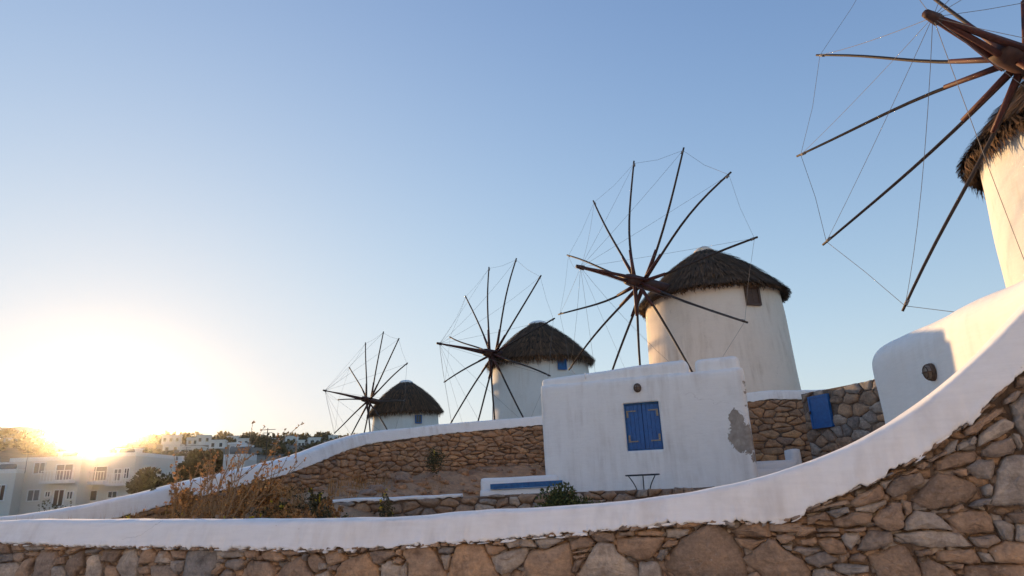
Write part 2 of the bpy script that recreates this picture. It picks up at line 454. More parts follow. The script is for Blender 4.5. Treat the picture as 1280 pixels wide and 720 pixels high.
def clip_half(poly, p, nrm):
    """keep the side of the line through p where (q-p).nrm <= 0"""
    out = []
    for i in range(len(poly)):
        a, b = poly[i], poly[(i+1) % len(poly)]
        da = (a[0]-p[0])*nrm[0] + (a[1]-p[1])*nrm[1]; db = (b[0]-p[0])*nrm[0] + (b[1]-p[1])*nrm[1]
        if da <= 0: out.append(a)
        if da*db < 0:
            t = da/(da-db); out.append((a[0]+(b[0]-a[0])*t, a[1]+(b[1]-a[1])*t))
    return out
def cells(u0, u1, vb, vt, cu, cv, seed, gap=0.012):
    """irregular coursed cells on a wall; vb, vt are functions of u"""
    R = random.Random(seed)
    seeds = []
    vmin = min(vb(u0 + (u1-u0)*k/20) for k in range(21)); vmax = max(vt(u0 + (u1-u0)*k/20) for k in range(21))
    v = vmin; row = 0
    while v < vmax + cv:
        u = u0 - R.uniform(0, cu)
        h = cv * R.uniform(0.65, 1.45)
        while u < u1 + cu:
            w = cu * R.uniform(0.5, 1.7)
            seeds.append((u + w/2 , v + h*R.uniform(0.05, 0.95)))
            if R.random() < 0.13: seeds.append((u + w*R.uniform(0.1, 0.9), v + h*R.uniform(0, 1)))
            u += w
        v += h; row += 1
    asp = cu/cv
    T = [(a/asp, b) for a, b in seeds]
    res = []
    for i, (a, b) in enumerate(T):
        ou, ov = seeds[i]
        if not (u0 <= ou <= u1 and vb(ou) <= ov <= vt(ou)): continue
        r = cv*3
        poly = [(a-r, b-r), (a+r, b-r), (a+r, b+r), (a-r, b+r)]
        for j, (c, d) in enumerate(T):
            if j == i or abs(c-a) > 2*r or abs(d-b) > 2*r: continue
            poly = clip_half(poly, ((a+c)/2, (b+d)/2), (c-a, d-b))
            if len(poly) < 3: break
        if len(poly) < 3: continue
        poly = [(x*asp, y) for x, y in poly]
        du = 0.05; sl = (vt(ou+du)-vt(ou-du))/(2*du)
        poly = clip_half(poly, (ou, vt(ou)-gap*0.5), (-sl, 1.0))
        poly = clip_half(poly, (u1, 0), (1, 0)); 
        if len(poly) >= 3: poly = clip_half(poly, (u0, 0), (-1, 0))
        if len(poly) < 3: continue
        cx = sum(p[0] for p in poly)/len(poly); cy = sum(p[1] for p in poly)/len(poly)
        q = []
        for x, y in poly:
            L = math.hypot(x-cx, y-cy)
            k = max(0.3, 1 - gap/max(L, 1e-4)); q.append((cx+(x-cx)*k, cy+(y-cy)*k))
        ar = abs(sum(q[k][0]*q[(k+1) % len(q)][1]-q[(k+1) % len(q)][0]*q[k][1] for k in range(len(q))))/2
        if ar > 0.15*cu*cv*0.5: res.append((ar, q))
    res.sort(key=lambda t: -t[0])
    return res

class Curve2:
    """plan curve with arc length; front side is to the right of the direction of travel"""
    def __init__(s, pts, smooth=6):
        P = np.array(pts, float)
        t = np.concatenate([[0], np.cumsum(np.hypot(*np.diff(P[:, :2], axis=0).T))])
        tt = np.linspace(0, t[-1], 400)
        D = np.stack([np.interp(tt, t, P[:, k]) for k in range(P.shape[1])], 1)
        for _ in range(smooth):
            K = np.array([.25, .5, .25])
            for k in range(D.shape[1]):
                q = D[:, k].copy()
                for _ in range(12): q[1:-1] = np.convolve(q, K, 'valid')
                D[:, k] = q
        s.D = D
        s.s = np.concatenate([[0], np.cumsum(np.hypot(*np.diff(D[:, :2], axis=0).T))])
        s.L = s.s[-1]
    def get(s, u, k): return float(np.interp(u, s.s, s.D[:, k]))
    def p(s, u): return Vector((s.get(u, 0), s.get(u, 1)))
    def frame(s, u):
        a, b = s.p(max(0, u-0.06)), s.p(min(s.L, u+0.06))
        t = (b-a).normalized()
        return s.p(u), t, Vector((t.y, -t.x))
    def s_of_x(s, x): return float(np.interp(x, s.D[:, 0], s.s))

def place_stones(root, curve, polys, mt, seed, limit, proud=0.0, step=0.07, rings=3, thick=0.08, bulge=0.014, tilt=0.12, parent=None, rnd=0.16, grow=1.0):
    """each polygon a part named stone; past the limit, one joined part"""
    rest = MB()
    for i, poly in enumerate(polys):
        cu = sum(p[0] for p in poly)/len(poly); cv = sum(p[1] for p in poly)/len(poly)
        V, Fc = stone_verts([((p[0]-cu)*grow, (p[1]-cv)*grow) for p in poly], seed*1000+i, thick, bulge, step, rings, tilt, rnd)
        P, t, n = curve.frame(cu)
        R = random.Random(seed*77+i); off = proud + R.uniform(-0.006, 0.012)
        wv = [(P.x + t.x*a + n.x*(w+off), P.y + t.y*a + n.y*(w+off), cv + b) for a, w, b in V]
        if i < limit:
            bb = MB(); bb.add(wv, Fc); bb.build('stone', mt, parent or root, rings < 4)
        else: rest.add(wv, Fc)
    if rest.v:
        tag(rest.build('small_stones', mt, parent or root, True), kind='stuff')

def wall_core(root, curve, u0, u1, vb, vt, back, mt, front=-0.035, name='wall_core', n=80):
    b = MB(); V = []; Fc = []
    for i in range(n+1):
        u = u0 + (u1-u0)*i/n
        P, t, nn = curve.frame(u)
        for (o, z) in ((front, vb(u)), (front, vt(u)), (back, vt(u)), (back, vb(u))):
            V.append((P.x+nn.x*o, P.y+nn.y*o, z))
    for i in range(n):
        for k in range(4):
            Fc.append((i*4+k, (i+1)*4+k, (i+1)*4+(k+1) % 4, i*4+(k+1) % 4))
    Fc += [(0, 1, 2, 3), (n*4+3, n*4+2, n*4+1, n*4)]
    b.add(V, Fc)
    return b.build(name, mt, root)

def coping(root, curve, u0, u1, zb, zt, width, mt, step=0.012, proud=0.03, ragged=0.012, seed=0, name='coping', slope=0.02, rnd=0.04):
    """whitewashed cap: front face from the ragged lower edge zb(u) up to zt(u), rounded top of the given width"""
    n = max(4, int((u1-u0)/step))
    b = MB(); V = []; Fc = []
    m = None
    for i in range(n+1):
        u = u0 + (u1-u0)*i/n
        P, t, nn = curve.frame(u)
        lo, hi = zb(u), zt(u)
        rg = ragged * (nz(u*9, seed) * 1.3 + nz(u*31, seed+5) * 0.9 + nz(u*80, seed+9) * 0.5)
        rg -= ragged * (3.2 * max(0.0, nz(u*5.3, seed+20) - 0.22) + 2.2 * max(0.0, nz(u*17, seed+23) - 0.25))
        lo += rg
        prof = [(0.0, lo - 0.004), (proud, lo), (proud + 0.004, lo + 0.012)]
        for k in range(1, 6):
            f = k/6; prof.append((proud + 0.004 - slope*f, lo + (hi-rnd-lo)*f))
        for k in range(5):
            a = math.pi/2*k/4
            prof.append((proud - slope - rnd + rnd*math.cos(a), hi - rnd + rnd*math.sin(a)))
        prof += [(-width*0.5, hi+0.006), (-width+rnd, hi), (-width, hi-rnd), (-width, lo-0.15)]
        for j, (o, z) in enumerate(prof):
            if 2 <= j < len(prof)-1:
                o += 0.020*nz(u*1.7, z*2.2, seed) + 0.008*nz(u*6, z*6, seed+3) + 0.003*nz(u*19, z*19, seed+4)
                z += (0.013*nz(u*1.3, j*0.2, seed+7) + 0.005*nz(u*4.7, j*0.2, seed+8))*(0 if j < 5 else 1)
            V.append((P.x+nn.x*o, P.y+nn.y*o, z))
        m = len(prof)
    for i in range(n):
        for k in range(m-1):
            Fc.append((i*m+k, (i+1)*m+k, (i+1)*m+k+1, i*m+k+1))
    Fc += [tuple(range(m)), tuple(n*m+k for k in range(m-1, -1, -1))]
    b.add(V, Fc)
    return b.build(name, mt, root, True)

b = MB()
_lx = list(np.linspace(-26, 14, 60)); _ly = list(np.linspace(-14, 9.5, 40))
b.add([(x, y, 0.006 + 0.012*nz(x*0.7, y*0.7)) for y in _ly for x in _lx], [(j*60+i, j*60+i+1, (j+1)*60+i+1, (j+1)*60+i) for j in range(39) for i in range(59)])
tag(b.build('lane', M['paving'], None, True), kind='structure')

# ------------------------------------------------------------------ the near wall
NW_TOP = [(0,652,6.6),(200,652,5.9),(400,652,5.2),(500,648,4.95),(600,640,4.75),(700,634,4.57),(800,625,4.38),(900,610,4.2),(1000,583,4.0),(1100,540,3.8),(1200,470,3.65),(1280,385,3.5)]
_pl = [tuple(at(*q)[:2]) for q in NW_TOP]
_pl = [(-10.5, 8.5), (-8.0, 7.6)] + _pl + [(3.6, 3.25), (4.6, 2.85)]
NW = Curve2(_pl, 2)
def nw_hit(px, py):
    d = ray(px, py)
    lo, hi = 0.5, 30.0
    for _ in range(50):
        t = (lo+hi)/2
        if t*d[1] > np.interp(t*d[0], NW.D[:, 0], NW.D[:, 1]): hi = t
        else: lo = t
    p = EYE + d*t
    return NW.s_of_x(p[0]), float(p[2])
_t = [nw_hit(*q) for q in [(0,652),(100,652),(200,652),(300,652),(400,652),(500,648),(600,640),(700,634),(800,625),(900,610),(950,598),(1000,583),(1050,563),(1100,540),(1150,507),(1200,470),(1240,432),(1280,385)]]
_b = [nw_hit(*q) for q in [(0,677),(100,682),(200,683),(300,684),(400,686),(460,685),(520,680),(560,677),(600,675),(640,672),(700,667),(750,662),(800,657),(850,653),(900,652),(950,651),(985,650),(1003,640),(1030,626),(1070,611),(1100,596),(1130,580),(1160,561),(1200,535),(1230,507),(1250,490),(1265,475),(1280,462)]]
_ts, _tz = [0]+[a for a, _ in _t]+[NW.L], [1.45]+[z for _, z in _t]+[3.9]
_bs, _bz = [0]+[a for a, _ in _b]+[NW.L], [1.22]+[z for _, z in _b]+[3.5]
_us = np.linspace(0, NW.L, 500)
def _sm(x, k):
    K = np.ones(k)/k; return np.convolve(np.pad(x, k//2, 'edge'), K, 'valid')[:len(x)]
_TZ = _sm(np.interp(_us, _ts, _tz), 15); _BZ = _sm(np.interp(_us, _bs, _bz), 5)
nw_top = lambda u: float(np.interp(u, _us, _TZ))
nw_bot = lambda u: float(np.interp(u, _us, _BZ))

def crop(x0, y0, sc, polys): return [[(x0+a/sc, y0+b/sc) for a, b in p] for p in polys]
K1 = 1280/220
TR = []
TR += crop(0, 660, K1, [
 [(-20,115),(60,115),(75,180),(-20,190)], [(-40,195),(85,185),(85,240),(-40,255)], [(-60,265),(110,250),(140,285),(115,360),(-60,360)],
 [(85,108),(150,112),(160,165),(90,170)], [(95,185),(170,180),(175,220),(140,250),(100,245)], [(165,124),(315,128),(320,155),(200,165)],
 [(190,180),(285,175),(270,205),(205,200)], [(150,285),(185,225),(240,215),(205,320),(205,360),(115,360)], [(245,215),(295,170),(400,175),(375,285),(350,370),(215,370)],
 [(390,270),(410,215),(470,205),(470,260)], [(385,280),(455,275),(470,330),(470,370),(370,370)], [(320,132),(465,132),(470,160),(330,160)],
 [(480,160),(600,132),(605,150),(490,200)], [(600,165),(610,270),(530,360),(490,360),(460,290),(500,225)], [(625,160),(730,150),(700,180),(620,185)],
 [(660,210),(715,190),(745,290),(735,380),(605,380)], [(755,150),(870,165),(830,245),(735,240)], [(775,270),(830,280),(865,365),(780,365)],
 [(880,165),(975,150),(1010,250),(990,380),(880,370),(835,290)], [(1040,170),(1090,145),(1120,185),(1110,250),(1020,262)], [(1160,170),(1210,175),(1245,240),(1230,255),(1125,255)],
 [(1000,285),(1080,275),(1090,330),(1020,335)], [(1100,275),(1240,270),(1280,330),(1280,380),(1100,380)]])
TR += crop(200, 660, K1, [
 [(0,165),(60,170),(85,240),(70,255),(10,255)], [(80,165),(180,165),(175,225),(90,225)], [(90,240),(170,235),(160,310),(120,345),(80,280)],
 [(185,170),(240,157),(400,160),(400,270),(350,375),(155,375)], [(415,165),(590,160),(605,210),(480,218),(415,195)], [(605,165),(700,160),(705,215),(635,225)],
 [(720,195),(770,160),(870,170),(910,225),(870,245),(740,235)], [(890,165),(1020,157),(1030,190),(940,205),(895,190)], [(1060,157),(1220,157),(1210,175),(1065,178)],
 [(415,225),(495,228),(475,250),(415,248)], [(480,260),(500,232),(590,225),(605,250),(580,300),(550,310),(485,285)], [(380,310),(460,260),(470,285),(425,345),(370,345)],
 [(430,365),(480,300),(530,320),(520,365)], [(550,370),(650,240),(790,250),(830,310),(820,370)], [(865,375),(870,285),(1000,210),(1040,215),(1070,290),(1110,340),(1110,375)],
 [(1065,220),(1100,190),(1150,205),(1215,275),(1125,330),(1080,275)], [(1050,190),(1085,190),(1060,240),(1045,225)], [(1130,345),(1220,305),(1235,365),(1130,365)],
 [(1225,285),(1270,278),(1270,310),(1235,305)], [(600,255),(640,230),(640,245),(605,275)]])
TR += crop(400, 660, K1, [
 [(30,190),(75,170),(155,180),(170,240),(130,262),(50,270)], [(0,240),(45,265),(50,295),(0,310)], [(60,280),(145,265),(140,305),(70,310)],
 [(140,300),(175,245),(340,175),(390,235),(430,380),(130,380)], [(370,178),(420,162),(530,165),(550,195),(470,235),(440,255),(400,250)], [(560,152),(610,147),(590,205),(560,190)],
 [(525,235),(570,210),(605,235),(590,260),(530,260)], [(435,370),(450,270),(520,235),(530,265),(595,275),(595,370)], [(600,280),(625,250),(640,365),(600,365)],
 [(600,190),(620,145),(680,122),(800,137),(860,235),(910,320),(905,380),(640,380),(645,265)], [(860,152),(900,137),(970,142),(960,170),(935,190),(865,185)],
 [(885,195),(945,195),(940,270),(920,310),(900,265)], [(930,380),(940,270),(960,220),(1000,112),(1060,117),(1180,117),(1225,225),(1290,320),(1310,380)]])
TR += crop(600, 650, K1, [
 [(30,165),(85,185),(170,190),(190,215),(120,250),(65,255)], [(85,180),(120,152),(180,152),(170,185)], [(185,165),(215,137),(370,137),(415,195),(350,195),(280,190),(210,205)],
 [(70,270),(310,200),(345,205),(350,245),(310,310),(210,385),(170,395),(115,370)], [(280,430),(330,290),(370,215),(470,220),(645,155),(665,290),(670,430)],
 [(395,147),(490,127),(580,127),(610,150),(480,210),(430,195)], [(590,112),(640,95),(770,98),(790,115),(680,130),(610,130)], [(655,155),(740,125),(800,135),(830,165),(810,195),(700,215),(660,220)],
 [(670,235),(800,205),(780,230),(680,242)], [(675,260),(760,245),(770,265),(700,290)], [(670,350),(710,290),(755,285),(700,380),(670,385)],
 [(705,400),(715,380),(850,170),(960,175),(1000,240),(1150,370),(1175,430),(710,430)], [(790,102),(850,85),(970,97),(975,160),(835,150)], [(1010,87),(1120,75),(1120,115),(1020,115)]])
TR += [[(770,691),(770,674),(791,671.5),(831,672),(824,685),(812,699),(798,700),(782,693)], [(799,703),(823,703),(827,725),(800,725)]]
TR += crop(800, 640, K1, [
 [(-18,140),(110,132),(180,150),(150,175),(-10,172)], [(190,125),(355,125),(345,160),(270,195),(195,190)], [(245,80),(370,70),(460,68),(465,90),(370,115),(250,115)],
 [(155,255),(210,205),(275,210),(265,235),(215,265)], [(120,330),(150,275),(195,270),(200,300),(150,360)],
 [(165,390),(230,290),(330,180),(480,97),(570,97),(640,150),(700,215),(740,300),(775,440),(780,490),(270,490)],
 [(655,145),(770,78),(880,62),(940,78),(945,180),(840,190),(700,165)], [(945,84),(1160,75),(1180,95),(1270,120),(1150,150),(950,140)], [(690,190),(860,205),(960,190),(860,235),(800,280),(740,250)],
 [(745,345),(930,200),(980,205),(1040,270),(1190,360),(1240,440),(1230,490),(900,490),(770,375)], [(990,165),(1120,170),(1125,200),(1060,235),(1020,230)], [(1025,245),(1110,235),(1105,280),(1060,275)],
 [(780,460),(850,435),(890,475),(790,480)], [(1215,45),(1275,25),(1275,90),(1225,95)]])
TR += [[(991,688),(998,683),(1024,686),(1023,690),(1008,695)]]
TR += crop(1000, 600, 6.0, [
 [(-30,425),(-10,350),(100,355),(125,375),(60,410)], [(5,450),(120,430),(130,470),(105,495),(20,490)], [(30,590),(140,540),(200,545),(285,590),(285,605),(150,660),(60,625)],
 [(95,680),(180,660),(260,700),(290,735),(95,735)], [(50,285),(190,235),(225,300),(150,300),(75,335)], [(130,365),(290,360),(300,385),(140,390)], [(125,400),(290,395),(295,425),(130,428)],
 [(135,445),(230,432),(320,470),(355,535),(340,550),(200,545),(145,490)], [(80,210),(350,145),(380,175),(280,200),(170,220),(85,245)], [(200,235),(360,200),(375,240),(270,285),(225,265)],
 [(250,295),(400,245),(530,250),(530,325),(330,355),(265,345)], [(380,160),(430,115),(590,38),(615,48),(630,125),(560,170),(430,200),(385,190)], [(410,215),(640,150),(640,180),(540,245),(430,235)],
 [(550,295),(590,230),(700,170),(760,180),(775,300),(780,350),(690,385),(570,335)], [(310,430),(340,400),(430,395),(460,430),(380,530),(345,490)], [(430,520),(480,420),(520,380),(690,390),(700,460),(620,500),(480,535)],
 [(320,375),(500,350),(490,380),(420,388)], [(370,570),(440,550),(495,580),(480,610),(410,620),(360,600)], [(300,560),(370,540),(370,580),(310,625)], [(245,640),(350,625),(520,650),(500,690),(380,715),(280,700)],
 [(500,555),(740,490),(790,510),(890,650),(905,740),(600,740),(520,600)], [(595,18),(690,0),(640,65),(610,40)], [(762,150),(828,162),(850,228),(792,280)]])
TR += [[(1107,615),(1118,598),(1151,591),(1157,602),(1139,612),(1120,622)]]
TR += crop(1120, 570, 4.8, [
 [(105,265),(250,105),(330,110),(460,160),(515,205),(435,285),(385,280),(235,322),(150,305)], [(430,70),(500,25),(590,20),(595,70),(570,140),(490,130),(440,100)],
 [(600,180),(610,100),(655,10),(700,0),(790,0),(790,290),(560,290)], [(120,325),(240,350),(300,400),(340,445),(200,430),(60,445),(50,405)], [(-10,470),(180,450),(330,455),(380,470),(460,545),(150,545),(50,510)],
 [(305,380),(370,335),(530,330),(570,355),(595,450),(560,460),(400,465)], [(440,490),(600,475),(628,510),(540,550),(490,545)], [(580,390),(650,385),(715,420),(700,510),(640,490)], [(670,345),(790,335),(790,400),(710,400)],
 [(720,415),(790,405),(790,520),(720,510)], [(555,560),(650,515),(790,520),(790,640),(600,640)], [(245,570),(460,560),(515,645),(430,650),(260,630)], [(120,570),(200,555),(220,590),(150,605),(120,600)],
 [(145,640),(200,620),(330,680),(380,735),(170,735)], [(415,660),(790,650),(790,740),(425,740)], [(320,320),(390,290),(410,310),(380,335),(330,340)], [(525,190),(560,165),(580,190),(575,240),(535,240)],
 [(490,580),(560,590),(595,640),(530,640)], [(440,300),(480,265),(570,255),(560,290),(500,305)], [(330,95),(420,75),(430,120),(380,115)], [(290,650),(410,650),(400,680),(340,675)]])
TR += crop(1120, 450, 4.8, [
 [(410,420),(600,292),(650,295),(640,315),(540,385),(480,440),(415,452)], [(495,445),(640,350),(710,380),(700,410),(600,470),(500,515)], [(520,540),(570,500),(680,470),(715,520),(690,565),(600,585),(530,580)],
 [(365,515),(470,455),(485,480),(480,505),(380,545)], [(240,610),(330,560),(470,545),(500,570),(480,610),(260,665)], [(180,605),(300,540),(310,560),(200,615)], [(640,245),(720,185),(755,190),(720,240),(660,265)],
 [(690,260),(790,190),(790,490),(720,400),(710,330)], [(700,440),(740,440),(760,500),(750,540),(720,520)], [(30,690),(125,645),(130,665),(50,700)], [(130,625),(170,605),(195,630),(160,660),(130,650)], [(720,110),(790,95),(790,150),(725,160)],
 [(320,500),(372,475),(362,540),(300,580),(285,560)]])

near_wall = thing('stone_wall', (0, 4.5, 0), 'rubble stone wall with a white coping sweeping up along its top', 'wall')
wall_core(near_wall, NW, 0, NW.L, lambda u: -0.1, lambda u: nw_bot(u)+0.04, -0.42, M['mortar'], -0.045, 'wall_core', 160)
polys = []
for pg in TR:
    polys.append([nw_hit(*p) for p in pg])
place_stones(near_wall, NW, polys, M['stone_near'], 3, 400, 0.012, 0.022, 4, 0.11, 0.011, 0.10, rnd=0.11, grow=1.035)
# chinking between the big stones, and the courses that run on below and beside them
fill = MB()
R = random.Random(5)
def fillers(res, proud, sd, st=0.035):
    for i, (ar, poly) in enumerate(res):
        cu = sum(p[0] for p in poly)/len(poly); cv = sum(p[1] for p in poly)/len(poly)
        V, Fc = stone_verts([(p[0]-cu, p[1]-cv) for p in poly], sd*1000+i, 0.06, 0.008, st, 3, 0.25)
        P, t, n = NW.frame(cu); off = proud + R.uniform(-0.012, 0.006)
        fill.add([(P.x+t.x*a+n.x*(w+off), P.y+t.y*a+n.y*(w+off), cv+b) for a, w, b in V], Fc)
sA, sB = nw_hit(-8, 690)[0], nw_hit(1284, 600)[0]
zl = [(nw_hit(x, 722)) for x in range(-10, 1300, 40)]
low = lambda u: float(np.interp(u, [a for a, _ in zl], [b for _, b in zl]))
fillers(cells(sA, sB, lambda u: low(u)-0.02, lambda u: nw_bot(u)+0.02, 0.085, 0.05, 11, 0.006), -0.030, 21, 0.03)
fillers(cells(sA, sB, lambda u: 0.0, lambda u: low(u)-0.03, 0.34, 0.2, 12, 0.016), 0.0, 22, 0.08)
fillers(cells(0.1, sA, lambda u: 0.0, lambda u: nw_bot(u), 0.34, 0.2, 13, 0.016), 0.0, 23, 0.08)
fillers(cells(sB, NW.L-0.1, lambda u: 0.0, lambda u: nw_bot(u), 0.34, 0.2, 14, 0.016), 0.0, 24, 0.08)
# a broken line of chips just under the lime wash
u = sA
ci = 0
while u < sB:
    w = R.uniform(0.03, 0.10); h = R.uniform(0.012, 0.03)
    sl = (nw_bot(u+0.05)-nw_bot(u-0.05))/0.1
    cz = nw_bot(u+w/2) - h*0.2 + R.uniform(-0.012, 0.006)
    pts = [(-w/2, -h/2+R.uniform(-.006, .006)), (w/2, -h/2+R.uniform(-.006, .006)), (w/2*R.uniform(.6, 1), h/2), (-w/2*R.uniform(.6, 1), h/2)]
    V, Fc = stone_verts([(a, b+a*sl) for a, b in pts], 9000+ci, 0.05, 0.006, 0.03, 3, 0.3)
    P, t, n = NW.frame(u+w/2); off = 0.028 + R.uniform(-0.01, 0.012)
    fill.add([(P.x+t.x*a+n.x*(q+off), P.y+t.y*a+n.y*(q+off), cz+b) for a, q, b in V], Fc)
    u += w + max(0, R.uniform(-0.03, 0.05)); ci += 1
splash = MB(); Rs = random.Random(31)
for i in range(70):
    u = Rs.uniform(sA+0.1, sB-0.1)
    if Rs.random() < 0.5 and u < sA + 0.35*(sB-sA): continue
    w = Rs.uniform(0.03, 0.13); h = Rs.uniform(0.004, 0.012)
    sl = (nw_bot(u+0.05)-nw_bot(u-0.05))/0.1
    pts = [(-w/2, R.uniform(-h, 0)), (-w*0.1, -h), (w/2, R.uniform(-h, 0)), (w*0.35, h*0.6), (-w*0.3, h*0.7)]
    V, Fc = stone_verts([(a, b+a*sl) for a, b in pts], 7000+i, 0.03, 0.001, 0.02, 3, 0.1)
    P, t, n = NW.frame(u); off = 0.036 + Rs.uniform(-0.004, 0.006); cz = nw_bot(u) - Rs.uniform(-0.005, 0.022)
    splash.add([(P.x+t.x*a+n.x*(q+off), P.y+t.y*a+n.y*(q+off), cz+b) for a, q, b in V], Fc)
tag(splash.build('lime_splashes', M['white_coping'], near_wall, True), kind='stuff')
tag(fill.build('chinking_stones', M['stone_near'], near_wall, True), kind='stuff')
coping(near_wall, NW, 0.0, NW.L, nw_bot, nw_top, 0.40, M['white_coping'], 0.011, 0.034, 0.021, 1.0, 'coping', 0.05, 0.05)

# ------------------------------------------------------------------ upper retaining wall (runs up the hill to the mills)
UW = Curve2([(-8.6,6.9,1.3),(-7.4,8.2,1.36),(*at(45,642,9.2),),(*at(108,632,9.7),),(*at(169,619,10.2),),(*at(208,610,10.6),),(*at(247,600.5,11.1),),(*at(300,588,11.9),),(*at(332,581,12.5),),(*at(363,574,13.2),),(*at(400,561,14.1),),(*at(430,549,15.0),),(*at(460,540.5,15.8),),(*at(500,536,16.7),),(*at(562,529,17.7),),(*at(620,524.5,18.3),),(*at(680,519,18.8),),(*at(820,505,19.0),),(*at(960,487.5,18.8),),(*at(1025,487.5,18.5),),(11,18.0,3.9)], 1)
uw_top = lambda u: UW.get(u, 2)
uw_bot = lambda u: UW.get(u, 2) - 0.27
upper = thing('stone_wall', (-2, 17, 0.5), 'long dry stone retaining wall climbing the bank under a thin white coping', 'wall')
wall_core(upper, UW, 0, UW.L, lambda u: 0.3, lambda u: uw_bot(u)+0.05, -0.5, M['mortar'], -0.04, 'wall_core', 120)
uA = UW.s_of_x(-6.2); uB = UW.s_of_x(1.3); uC = UW.s_of_x(5.6); uD = UW.s_of_x(9.0)
res = cells(uA, uB, lambda u: max(0.95, uw_bot(u)-1.75), uw_bot, 0.27, 0.115, 31, 0.010)
res += cells(uC, uD, lambda u: 1.3, uw_bot, 0.42, 0.2, 32, 0.016)
res.sort(key=lambda t: -t[0])
place_stones(upper, UW, [p for _, p in res], M['stone_rust'], 6, 295, 0.0, 0.10, 3, 0.08, 0.02, 0.2)
coping(upper, UW, 0, UW.L, uw_bot, uw_top, 0.42, M['white_coping'], 0.06, 0.03, 0.02, 4.0, 'coping', 0.04, 0.06)

# ------------------------------------------------------------------ garden soil, courtyard, mill hill
def near_uw(x, y):
    d = np.hypot(UW.D[:, 0]-x, UW.D[:, 1]-y); i = int(d.argmin()); u = UW.s[i]
    P, t, n = UW.frame(u)
    side = (x-P.x)*n.x + (y-P.y)*n.y
    return d[i], (1 if side > 0 else -1), u
COURT_Z = 0.95
def soil_z(x, y):
    d, sd, u = near_uw(x, y)
    zc = uw_bot(u)
    edge = 0.78
    bank_h = float(np.interp(x, [-8, -6, -5, -4, -2.5, 0.3, 1.5], [1.0, 1.05, 1.3, 1.6, 1.85, 2.0, 1.5]))
    w = sstep(3.2, 0.1, d)
    z = edge + (bank_h-edge)*w
    rough = sstep(0.1, 0.6, w) * (1 - sstep(0.5, 2.5, x))
    z += rough * (0.09*nz(x*1.6, y*1.6) + 0.06*abs(nz(x*3.7, y*3.7, 2)) + 0.025*nz(x*9, y*9, 4))
    z += 0.03*nz(x*2, y*2, 8)
    if y > 12.45: z = max(z, COURT_Z - 0.05)
    return z
b = MB(); xs = np.arange(-9.6, 16, 0.13); ys = np.arange(3.2, 21, 0.13)
V = []; keep = {}
for j, y in enumerate(ys):
    for i, x in enumerate(xs):
        if y < np.interp(x, NW.D[:, 0], NW.D[:, 1]) + 0.2: continue
        d, sd, u = near_uw(x, y)
        if sd < 0 and d > 0.12: continue
        keep[(i, j)] = len(V); V.append((x, y, soil_z(x, y)))
Fc = [(keep[(i,j)], keep[(i+1,j)], keep[(i+1,j+1)], keep[(i,j+1)]) for (i, j) in keep if (i+1,j) in keep and (i+1,j+1) in keep and (i,j+1) in keep]
b.add(V, Fc)
m, t, bs = mat('stony_earth')
p = posn(t)
vo = N(t, 'ShaderNodeTexVoronoi'); vo.inputs['Scale'].default_value = 3.6; t.links.new(mix(t, 0.12, p, N(t, 'ShaderNodeTexNoise').outputs['Color']), vo.inputs['Vector'])
c = ramp(t, noise_n(t, 1.3, 6, 0.65, p), [(0.3, (0.34, 0.19, 0.105)), (0.5, (0.52, 0.31, 0.175)), (0.7, (0.42, 0.245, 0.14))])
c = mix(t, 0.6, c, ramp(t, noise_n(t, 9, 6, 0.7, p), [(0.3, (0.5,)*3), (0.6, (1.15,)*3)]), 'MULTIPLY')
t.links.new(c, bs.inputs['Base Color']); bs.inputs['Roughness'].default_value = 0.95
bump(t, bs, mth(t, 'ADD', noise_n(t, 6, 6, 0.7, p), mth(t, 'MULTIPLY', vo.outputs['Distance'], 0.8)), 0.9, 0.06)
tag(b.build('garden_soil', m, None, True), kind='structure')

b = MB()
V = []; keep = {}
xs = np.arange(-16, 24, 0.8); ys = np.arange(6.0, 66, 0.8)
for j, y in enumerate(ys):
    for i, x in enumerate(xs):
        d, sd, u = near_uw(x, y)
        if sd > 0 and d > 0.05 and x < 10.5: continue
        if x >= 10.5 and y < 19: continue
        k = sstep(UW.s_of_x(-3.9), UW.s_of_x(-1.2), u)
        z = uw_top(u) - 0.38 + d*0.042*k - (1-k)*min(d, 30)*0.30 + 0.05*nz(x*0.5, y*0.5)
        z = z*sstep(-16.5, -9.5, x + 0.12*(y-20)) + (-0.5)*(1-sstep(-16.5, -9.5, x + 0.12*(y-20)))
        keep[(i, j)] = len(V); V.append((x, y, max(z, -0.6)))
Fc = [(keep[(i,j)], keep[(i+1,j)], keep[(i+1,j+1)], keep[(i,j+1)]) for (i, j) in keep if (i+1,j) in keep and (i+1,j+1) in keep and (i,j+1) in keep]
b.add(V, Fc)
tag(b.build('mill_hill', M['earth'], None, True), kind='structure')

# ------------------------------------------------------------------ low garden wall before the courtyard
LW = Curve2([(-4.05, 12.35), (-3.6, 12.3), (3.6, 12.2)], 0)
_lw = [at(*q, 12.3) for q in ((380,627.5),(400,627),(500,623.5),(600,618.5),(640,616.5),(700,613.5),(760,612),(830,609.5))]
lw_top = lambda u: float(np.interp(LW.p(u).x, [q[0] for q in _lw], [q[2] for q in _lw])) + 0.012*nz(u*1.6, 2)
low_wall = thing('stone_wall', (0, 12.3, 0.7), 'low rubble wall at the foot of the bank before the courtyard', 'wall')
wall_core(low_wall, LW, 0, LW.L, lambda u: 0.4, lambda u: lw_top(u)-0.03, -0.36, M['mortar'], -0.04, 'wall_core', 40)
res = cells(0, LW.L, lambda u: 0.75, lw_top, 0.27, 0.15, 41, 0.014)
place_stones(low_wall, LW, [p for _, p in res], M['stone_mid'], 8, 280, 0.0, 0.08, 3, 0.08, 0.025, 0.15)
